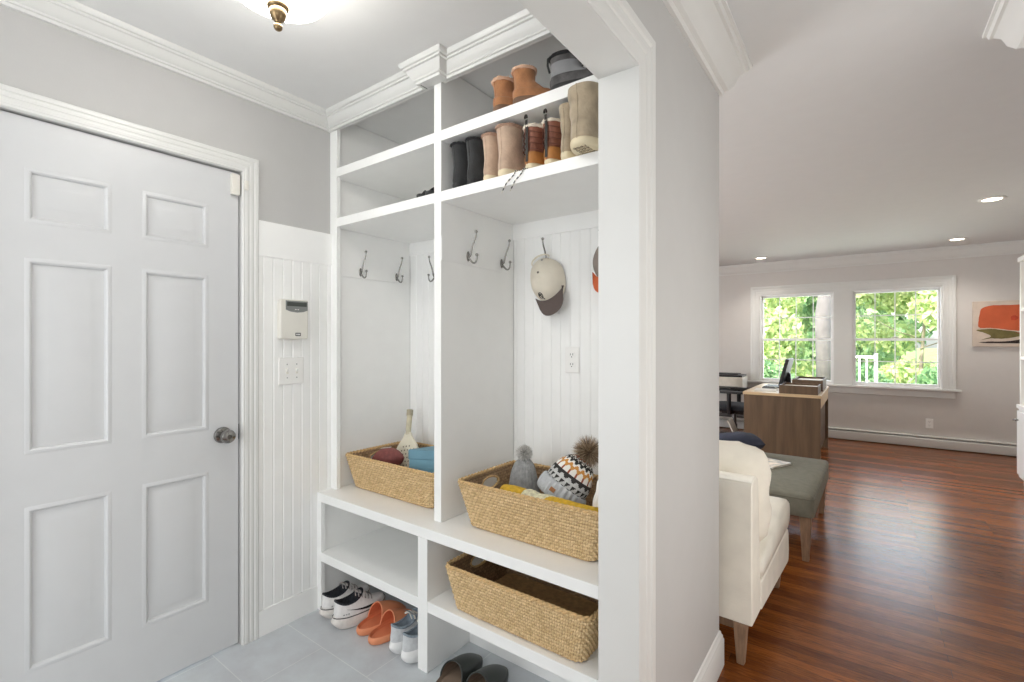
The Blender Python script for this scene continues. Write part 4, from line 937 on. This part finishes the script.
# ---------------------------------------------------------------- sofa, pillow, ottoman
M_white_up = mat('white_upholstery', (244, 239, 226), .85, var=.03, scale=9, bump=.1, bscale=160)
M_wood_leg = mat('greyed_oak', (150, 122, 98), .55, var=.12, scale=14, stretch=(6, 6, 1))
sofa = thing('sofa', 'white upholstered sofa with tapered wooden legs at the end of the partition wall', 'sofa', (-.358, 2.082, 0), (0, 0, radians(-1.9)))
W_ = 1.9
def cushion(mb, x0, x1, y0, y1, z0, z1, puff=.03, n=14):
    cx, cy, cz = (x0 + x1) / 2, (y0 + y1) / 2, (z0 + z1) / 2; rs = []
    for j in range(n + 1):
        b = -pi / 2 + pi * j / n
        ring_ = []
        for k in range(48):
            a = 2 * pi * k / 48; c, s = sp(cos(a), .32), sp(sin(a), .32); q = sp(cos(b), .3)
            ring_.append((cx + (x1 - x0) / 2 * c * q, cy + (y1 - y0) / 2 * s * q, cz + (z1 - z0) / 2 * sp(sin(b), .55) * (1 + puff * 4 * (1 - abs(c * q)) * (1 - abs(s * q)))))
        rs.append(ring_)
    return mb.rings(rs, True, True)
bp = [(0, .175), (.0, .71), (.008, .742), (.03, .755), (.075, .755), (.10, .745), (.112, .72), (.15, .30), (.15, .175)]
MB().rings([[(x, a, z) for a, z in bp] for x in (-W_, -.006, 0)]).build('back', M_white_up, sofa, bevel=.008, sharp=40)
bs = [(.15, .176), (.80, .14), (.825, .15), (.835, .20), (.825, .30), (.80, .325), (.15, .30)]
MB().rings([[(x, a, z) for a, z in bs] for x in (-W_, .006)]).build('seat_base', M_white_up, sofa, bevel=.01, sharp=40)
cs = [(.155, .302), (.8, .322), (.85, .326), (.885, .345), (.902, .375), (.902, .41), (.885, .442), (.85, .462), (.80, .472), (.72, .468), (.5, .425), (.155, .37)]
for k in range(2):
    xa, xb = -W_ + .002 + k * W_ / 2, -W_ + W_ / 2 - .002 + k * (W_ / 2 + .006)
    MB().rings([[(xa + (xb - xa) * u, .5 + (a - .5) * q, .37 + (z - .37) * q) for a, z in cs] for u, q in ((0, .93), (.015, .99), (.05, 1), (.95, 1), (.985, .99), (1, .93))]).build('seat_cushion', M_white_up, sofa, sharp=180)
MB().box(-W_ + .03, -.075, .02, .075, .135, .1745).build('rail', M_wood_leg, sofa, bevel=.003)
for lx, ly in ((-.047, .026), (-W_ + .05, .026), (-.047, .79), (-W_ + .05, .79)):
    h = .174 if ly < .4 else .139
    MB().rings([[(lx + sx * r, ly + sy * r, z) for sx, sy in ((-1, -1), (1, -1), (1, 1), (-1, 1))] for z, r in ((.004, .014), (h, .025))]).box(lx - .009, lx + .009, ly - .009, ly + .009, 0, .005).build('leg', M_wood_leg, sofa, bevel=.002)
p = thing('throw_pillow', 'large cream throw pillow leaning on the back of the white sofa', 'pillow', (-.61, 2.315, .408), (radians(-7), 0, radians(-1.9)))
M_pil = mat('cream_linen', (244, 238, 224), .9, var=.03, scale=8, bump=.35, bscale=18)
def pillow(mb, w, h, d, n=26, sd=0):
    for s in (-1, 1):
        def f(i, j):
            u, v = -1 + 2 * i / (n - 1), -1 + 2 * j / (n - 1)
            e = (max(0, 1 - abs(u) ** 2.6) * max(0, 1 - abs(v) ** 2.6)) ** .42
            pin = 1 - .05 * (1 - u * u) * abs(v) ** 3; pin2 = 1 - .05 * (1 - v * v) * abs(u) ** 3
            wr = .012 * noise.noise(Vector((u * 2.2, v * 2.2 + u * 2, sd + s))) * e
            return (u * w / 2 * pin2, s * (d / 2 * e) + wr, h / 2 + v * h / 2 * pin)
        mb.grid(f, n, n)
    return mb
def soft_pillow(w, h, d, sd=0):
    mb = MB()
    def f(i, j):
        a = 2 * pi * i / 56; b = -pi / 2 + pi * j / 28; q = max(.02, cos(b)) ** .8
        k = 1 / max(abs(cos(a)) ** 5 + abs(sin(a)) ** 5, 1e-6) ** .2
        x, z = cos(a) * k * q, sin(a) * k * q
        y = sp(sin(b), .9) * (1 - .25 * max(abs(x), abs(z)) ** 4)
        wr = .010 * noise.noise(Vector((x * 3.5 + z * 2, z * 1.5 - x, sd + y))) + .006 * noise.noise(Vector((x * 7 + z * 3, z * 4, sd)))
        return (x * w / 2 + wr, y * d / 2 + wr, h / 2 + z * h / 2 + wr)
    mb.grid(f, 56, 29, closed_u=True); return mb
soft_pillow(.56, .44, .22, 1).build('cover', M_pil, p, sharp=180)
ott = thing('ottoman', 'grey upholstered bench ottoman with tapered wooden legs in front of the sofa', 'ottoman', (-.63, 3.83, 0), (0, 0, radians(-1)))
M_ott = mat('grey_green_upholstery', (128, 126, 112), .85, var=.05, scale=30, bump=.15, bscale=300)
ow, od = .80, 1.08
def slab(r, z): return [(x, y, z) for x, y in rrect(ow - 2 * r, od - 2 * r, .03 - min(r, .02), 5)]
MB().rings([slab(.002, .268), slab(0, .272), slab(0, .375), slab(.004, .39), slab(.016, .40), slab(.05, .406), slab(.2, .412)]).build('cushion', M_ott, ott, sharp=180)
MB().tube([(x, y, .376) for x, y in rrect(ow, od, .03, 5)], .004, 6, closed=True).build('piping', M_ott, ott)
for sx in (-1, 1):
    for sy in (-1, 1):
        lx, ly = sx * (ow / 2 - .045), sy * (od / 2 - .045)
        MB().rings([[(lx + q[0] * r, ly + q[1] * r, z) for q in ((-1, -1), (1, -1), (1, 1), (-1, 1))] for z, r in ((.0, .017), (.268, .031))]).build('leg', M_wood_leg, ott, bevel=.003)
t = thing('magazine', 'open-covered magazine lying on the grey ottoman', 'magazine', (-.60, 3.93, .4135), (0, 0, radians(-24)))
MB().box(-.14, .14, -.11, .11, 0, .012).build('pages', mat('paper', (226, 220, 208), .7), t, bevel=.001)
MB().box(-.141, .141, -.111, .111, .012, .0135).build('cover', mat('magazine_print', (190, 168, 140), .35, var=.35, scale=18), t)
p = thing('navy_cushion', 'dark navy cushion on the far end of the grey ottoman', 'pillow', (-.87, 4.18, .50), (radians(86), radians(-6), radians(20)))
pillow(MB(), .38, .3, .16, sd=4).build('cover', mat('navy_cotton', (52, 56, 72), .85, var=.1, scale=20), p, sharp=180)

# ---------------------------------------------------------------- desk corner
M_desk = mat('walnut_veneer', (98, 78, 58), .5, var=.12, scale=3, stretch=(8, 8, .7))
M_desktop = mat('pale_oak_edge', (204, 178, 140), .4, var=.06, scale=5, stretch=(1, 8, 8))
desk = thing('desk', 'brown wooden desk with pale top in front of the window', 'desk', (-.70, 6.36, 0), world=True)
dx0, dx1, dy0, dy1 = -1.075, -.362, 5.76, 7.0
MB().box(dx0 - .01, dx1 + .006, dy0 - .008, dy1 + .01, .722, .752).build('desktop', M_desktop, desk, bevel=.003)
MB().box(dx0, dx1, dy0, dy0 + .03, .0, .7215).build('end_panel', M_desk, desk, bevel=.002)
MB().box(dx0, dx1, dy1 - .03, dy1, .0, .7215).build('end_panel', M_desk, desk, bevel=.002)
MB().box(dx1 - .025, dx1 - .0005, dy0 + .03, dy1 - .03, .61, .7215).build('apron', M_desktop, desk, bevel=.002)
MB().box(dx1 - .05, dx1 - .03, dy0 + .03, dy1 - .03, .12, .7215).build('modesty_panel', M_desk, desk)
for k, (yy, nm, lab) in enumerate(((5.86, 'wooden_desk_tray', 'low brown wooden tray at the front edge of the desk'), (6.36, 'wooden_desk_tray', 'taller brown wooden tray at the back of the desk near the window'))):
    t = thing(nm, lab, 'tray', (-.565, yy, .7525), world=True, group='wooden trays on the desk')
    a0, a1, b0, b1, h = (-.735, -.385, 5.765, 6.16, .84) if k == 0 else (-.665, -.372, 6.24, 6.85, .872)
    z = .7525
    MB().box(a0, a1, b0, b0 + .012, z, h).box(a0, a1, b1 - .012, b1, z, h).box(a0, a0 + .012, b0 + .012, b1 - .012, z, h).box(a1 - .012, a1, b0 + .012, b1 - .012, z, h).build('tray_sides', M_desk, t, bevel=.001)
    MB().box(a0 + .012, a1 - .012, b0 + .012, b1 - .012, z, z + .01).build('tray_bottom', M_desk, t)
    MB().box(a0 + .02, a1 - .02, b0 + .02, b1 - .02, z + .01, h - .02).build('papers', mat('paper', (226, 220, 208), .7), t)
t = thing('monitor', 'black flat monitor seen edge-on on the desk', 'monitor', (-.745, 6.50, .7525))
MB().prism(rrect(.14, .22, .03), lambda u, v, d: (u - .02, v, d), 0, .012).build('foot', M_dark, t, bevel=.003)
MB().prism([(0, .01), (.05, .01), (.05, .16), (.02, .20), (0, .18)], lambda u, v, d: (u - .01, d, v), -.035, .035).build('stand', M_dark, t, bevel=.004)
mm = MB()
R_ = Matrix.Rotation(radians(14), 4, 'Y')
def rb(mb, x0, x1, y0, y1, z0, z1):
    n = len(mb.v); mb.box(x0, x1, y0, y1, z0, z1); mb.v[n:] = [tuple(R_ @ Vector(p) + Vector((-.045, 0, .035))) for p in mb.v[n:]]
    return mb
rb(mm, -.018, .018, -.25, .25, .0, .32).build('screen_housing', M_dark, t, bevel=.006)
rb(MB(), -.0195, -.0185, -.236, .236, .018, .306).build('screen', mat('dark_screen', (18, 20, 24), .12), t)
t = thing('keyboard', 'grey keyboard on the pale desktop in front of the monitor', 'keyboard', (-.90, 6.45, .7525), (0, 0, 0))
MB().box(-.07, .07, -.2, .2, 0, .018).build('keyboard_base', mat('grey_key_plastic', (110, 112, 112), .5), t, bevel=.004)
mb = MB()
for i in range(5):
    for j in range(14): mb.box(-.06 + i * .024, -.04 + i * .024, -.19 + j * .027, -.168 + j * .027, .018, .024)
mb.build('keys', M_dark, t)
t = thing('paper_sheet', 'white papers lying on the desk beside the keyboard', 'papers', (-.9, 6.05, .7525), (0, 0, radians(4)))
MB().box(-.11, .11, -.15, .15, 0, .006).build('sheets', mat('paper', (226, 220, 208), .7), t)
# office chair facing the desk
ch = thing('office_chair', 'black office chair with T-shaped armrests behind the desk', 'chair', (-1.35, 6.62, 0))
mb = MB()
for k in range(5):
    a = 2 * pi * k / 5 + .3
    MB().tube([(0, 0, .10), (.15 * cos(a), .15 * sin(a), .095), (.29 * cos(a), .29 * sin(a), .075)], [.03, .026, .018], 10).build('base_spoke', M_dark, ch)
    MB().lathe([(.004, -.012), (.026, -.012), (.026, .012), (.004, .012)], (.29 * cos(a), .29 * sin(a), .027), 16, 'y').cyl((.29 * cos(a), .29 * sin(a), .03), (.29 * cos(a), .29 * sin(a), .075), .008).build('caster', M_dark, ch)
MB().cyl((0, 0, .09), (0, 0, .40), .028).cyl((0, 0, .09), (0, 0, .25), .036).build('gas_lift', mat('grey_steel', (120, 120, 120), .4, 1), ch)
MB().box(-.13, .13, -.11, .11, .385, .43).build('tilt_mechanism', M_dark, ch, bevel=.01)
cushion(MB(), -.26, .25, -.25, .25, .43, .51).build('seat', mat('black_fabric', (36, 36, 40), .9, var=.1, scale=60), ch, sharp=180)
MB().grid(lambda i, j: (-.27 - .05 * j / 9 - .03 * cos((i - 5) / 5 * 1.2), (i - 5) * .045 * (1 - .02 * j), .56 + j * .052), 11, 10).grid(lambda i, j: (-.30 - .05 * j / 9 - .03 * cos((i - 5) / 5 * 1.2), (i - 5) * .045 * (1 - .02 * j), .56 + j * .052), 11, 10).build('backrest', MATS['black_fabric'], ch, sharp=180)
MB().tube([(-.1, 0, .40), (-.28, 0, .41), (-.34, 0, .55), (-.35, 0, .75)], .02, 8).build('back_support', M_dark, ch)
for s in (-1, 1):
    a = MB().tube([(0, s * .12, .41), (.0, s * .28, .42), (.0, s * .29, .47), (.0, s * .29, .66)], [.022, .022, .024, .026], 10).build('armrest_post', M_dark, ch)
    MB().prism(rrect(.27, .085, .03), lambda u, v, d: (u + .03, v + s * .29, d), .66, .69).build('armrest_pad', M_dark, ch, bevel=.006)
# printer on its stand by the far wall
t = thing('printer_stand', 'black metal printer stand against the far wall beside the window', 'stand', (-1.62, 7.38, 0), world=True)
MB().box(-1.98, -1.27, 7.12, 7.62, .61, .64).build('top', M_dark, t, bevel=.004)
MB().box(-1.96, -1.29, 7.15, 7.6, .25, .27).build('shelf', M_dark, t)
for lx in (-1.96, -1.32):
    for ly in (7.15, 7.57): MB().box(lx, lx + .03, ly, ly + .03, 0, .61).build('leg', M_dark, t)
t = thing('printer', 'white and black desktop printer on the black stand', 'printer', (-1.6, 7.36, .6405), world=True)
MB().box(-1.83, -1.36, 7.2, 7.55, .6405, .80).build('body', mat('off_white_plastic', (222, 214, 200), .5), t, bevel=.012)
MB().box(-1.82, -1.37, 7.21, 7.54, .801, .83).build('scanner_lid', M_dark, t, bevel=.006)
MB().box(-1.76, -1.42, 7.10, 7.2, .66, .672).build('output_tray', M_dark, t, bevel=.004)
MB().box(-1.74, -1.44, 7.3, 7.52, .831, .845).build('document_feeder', M_dark, t, bevel=.004)
MB().cyl((-1.79, 7.199, .755), (-1.79, 7.194, .755), .012).build('button', M_dark, t)
t = thing('leaning_white_board', 'narrow white board leaning towards the office chair at the left side of the desk', 'board', (-1.115, 5.98, 0), (0, radians(-24), 0))
MB().box(-.006, .006, -.03, .2, 0.003, .42).build("board_panel", mat('paper', (226, 220, 208), .7), t, bevel=.002)

# ---------------------------------------------------------------- garden beyond the windows
GZ = -.35
S_(MB().grid(lambda i, j: (-22 + i * 2.0, 8.0 + j * 1.5, GZ + .12 * noise.noise(Vector((i * .4, j * .4, 0))) + max(0, j - 6) * .06), 26, 26), 'ground_garden', mat('lawn', (112, 140, 62), .9, var=.25, scale=3), 'green lawn outside the window', 'lawn', sharp=180)
M_lf = [leaf_mat('lime_leaves', [(168, 192, 122), (190, 206, 140), (212, 218, 160), (142, 174, 108)]),
        leaf_mat('green_leaves', [(104, 142, 96), (132, 166, 110), (164, 190, 134), (118, 152, 104)]),
        leaf_mat('autumn_leaves', [(200, 196, 134), (214, 200, 140), (180, 192, 128), (214, 176, 118)]),
        leaf_mat('hedge_leaves', [(100, 142, 98), (126, 164, 112), (150, 184, 130), (112, 150, 102)])]
M_bark = mat('bark', (150, 140, 118), .9, var=.25, scale=6, bump=.6, bscale=20)
M_bark2 = mat('pale_bark', (104, 101, 97), .9, var=.1, scale=4, bump=.6, bscale=16)
def leaves(mb, n, pick, size, rr):
    for _ in range(n):
        c = Vector(pick(rr)); d = Vector((rr.gauss(0, 1), rr.gauss(0, 1), rr.gauss(0, .6))).normalized(); u = d.orthogonal().normalized(); v = d.cross(u)
        a = rr.uniform(0, 6.28); u, v = u * cos(a) + v * sin(a), v * cos(a) - u * sin(a); s = size * rr.uniform(.6, 1.2)
        mb.add([c - u * s, c - v * s * .45 + d * s * .1, c + u * s, c + v * s * .45 + d * s * .1], [(0, 1, 2, 3)])
    return mb
def tree(label, x, y, h, R, zc, mi, n, seed, tr=.045, bark=None, size=.095):
    rr = random.Random(seed); t = thing('garden_tree', label, 'tree', (x, y, GZ), group='trees beyond the window')
    pth = [(0, 0, -.1), (rr.uniform(-.1, .1), 0, h * .3), (rr.uniform(-.2, .2), rr.uniform(-.2, .2), h * .6), (rr.uniform(-.3, .3), 0, h)]
    mb = MB().tube(pth, [tr, tr * .85, tr * .6, tr * .2], 12)
    tips = []
    for k in range(9):
        z = h * rr.uniform(.35, .85); a = rr.uniform(0, 6.28); e = (R * .7 * cos(a), R * .7 * sin(a), z + rr.uniform(.1, .8)); tips.append(e)
        mb.tube([(0, 0, z), (e[0] * .5, e[1] * .5, z + .2), e], [tr * .35, tr * .22, tr * .08], 6)
    mb.build('trunk', bark or M_bark, t, sharp=180)
    cl = [(rr.uniform(-1, 1) * R * .75, rr.uniform(-1, 1) * R * .75, zc + rr.uniform(-1, 1) * (h - zc) * .8, rr.uniform(.25, .5) * R) for _ in range(22)]
    def pick(r):
        c = r.choice(cl); d = Vector((r.gauss(0, 1), r.gauss(0, 1), r.gauss(0, .7))).normalized() * c[3] * r.uniform(.5, 1) ** .5
        return (c[0] + d.x, c[1] + d.y, c[2] + d.z)
    leaves(MB(), n, pick, size, rr).build('foliage', M_lf[mi], t, sharp=180, recalc=False)
    return t
tree('pale barked tree with a broad trunk behind the left window', -.555, 10.7, 7.0, 1.5, 6.0, 1, 1200, 1, .17, M_bark2)
tree('lime green tree filling the left part of the left window', -2.45, 13.6, 3.6, 1.3, 1.8, 0, 6500, 2)
tree('lime green tree behind the white garden railing in the right window', .95, 13.6, 3.6, 1.3, 1.8, 0, 6500, 5)
tree('autumn tinted tree far behind, at the left edge of the left window', -4.2, 17.4, 4.6, 1.4, 2.4, 2, 3600, 3, size=.16)
tree('green tree far behind the pale trunk between both windows', -.75, 17.4, 4.6, 1.4, 2.4, 1, 3600, 4, size=.16)
tree('autumn tinted tree far behind, at the right edge of the right window', 2.7, 17.4, 4.6, 1.4, 2.4, 2, 3600, 6, size=.16)
tree('tall green tree furthest back, behind the right window', 1.0, 21.2, 5.6, 1.6, 2.8, 1, 3000, 8, size=.2)
tree('tall lime tree furthest back, behind the left window', -2.6, 21.2, 5.6, 1.6, 2.8, 0, 3000, 9, size=.2)
for k, (x, y, w, lab) in enumerate(((-1.82, 11.5, .74, 'rounded green shrub at the left end of the shrub row by the left window'), (-.25, 11.6, .74, 'rounded green shrub between the pale trunk and the railing'), (1.32, 11.5, .74, 'rounded green shrub at the right end of the shrub row in the right window'))):
    rr = random.Random(20 + k); t = thing('garden_shrub', lab, 'shrub', (x, y, GZ), group='shrubs beyond the window')
    mb = MB()
    for q in range(6): mb.tube([(0, 0, -.05), (rr.uniform(-.4, .4), rr.uniform(-.3, .3), .9)], [.03, .012], 6)
    mb.build('stems', M_bark, t)
    leaves(MB(), 2600, lambda r: (lambda d, f: (d.x * w * f, d.y * .6 * f, .62 + d.z * .66 * f))(Vector((r.gauss(0, 1), r.gauss(0, 1), r.gauss(0, 1))).normalized(), r.uniform(.55, 1)), .07, rr).build('foliage', M_lf[3], t, sharp=180, recalc=False)
t = thing('garden_railing', 'white painted railing outside the right window', 'railing', (-.1, 10.0, GZ), world=True)
for z in (.28, 1.02): MB().box(-.30, .16, 9.985, 10.015, z, z + .04).build('rail', M_vinyl, t)
for k in range(3): MB().box(-.19 + k * .1, -.165 + k * .1, 9.988, 10.012, .32, 1.02).build('baluster', M_vinyl, t)
for x in (-.30, .12): MB().box(x, x + .05, 9.975, 10.025, GZ - .1, 1.10).build('post', M_vinyl, t)
for o in bpy.data.objects:
    if '_w' in o: del o['_w']
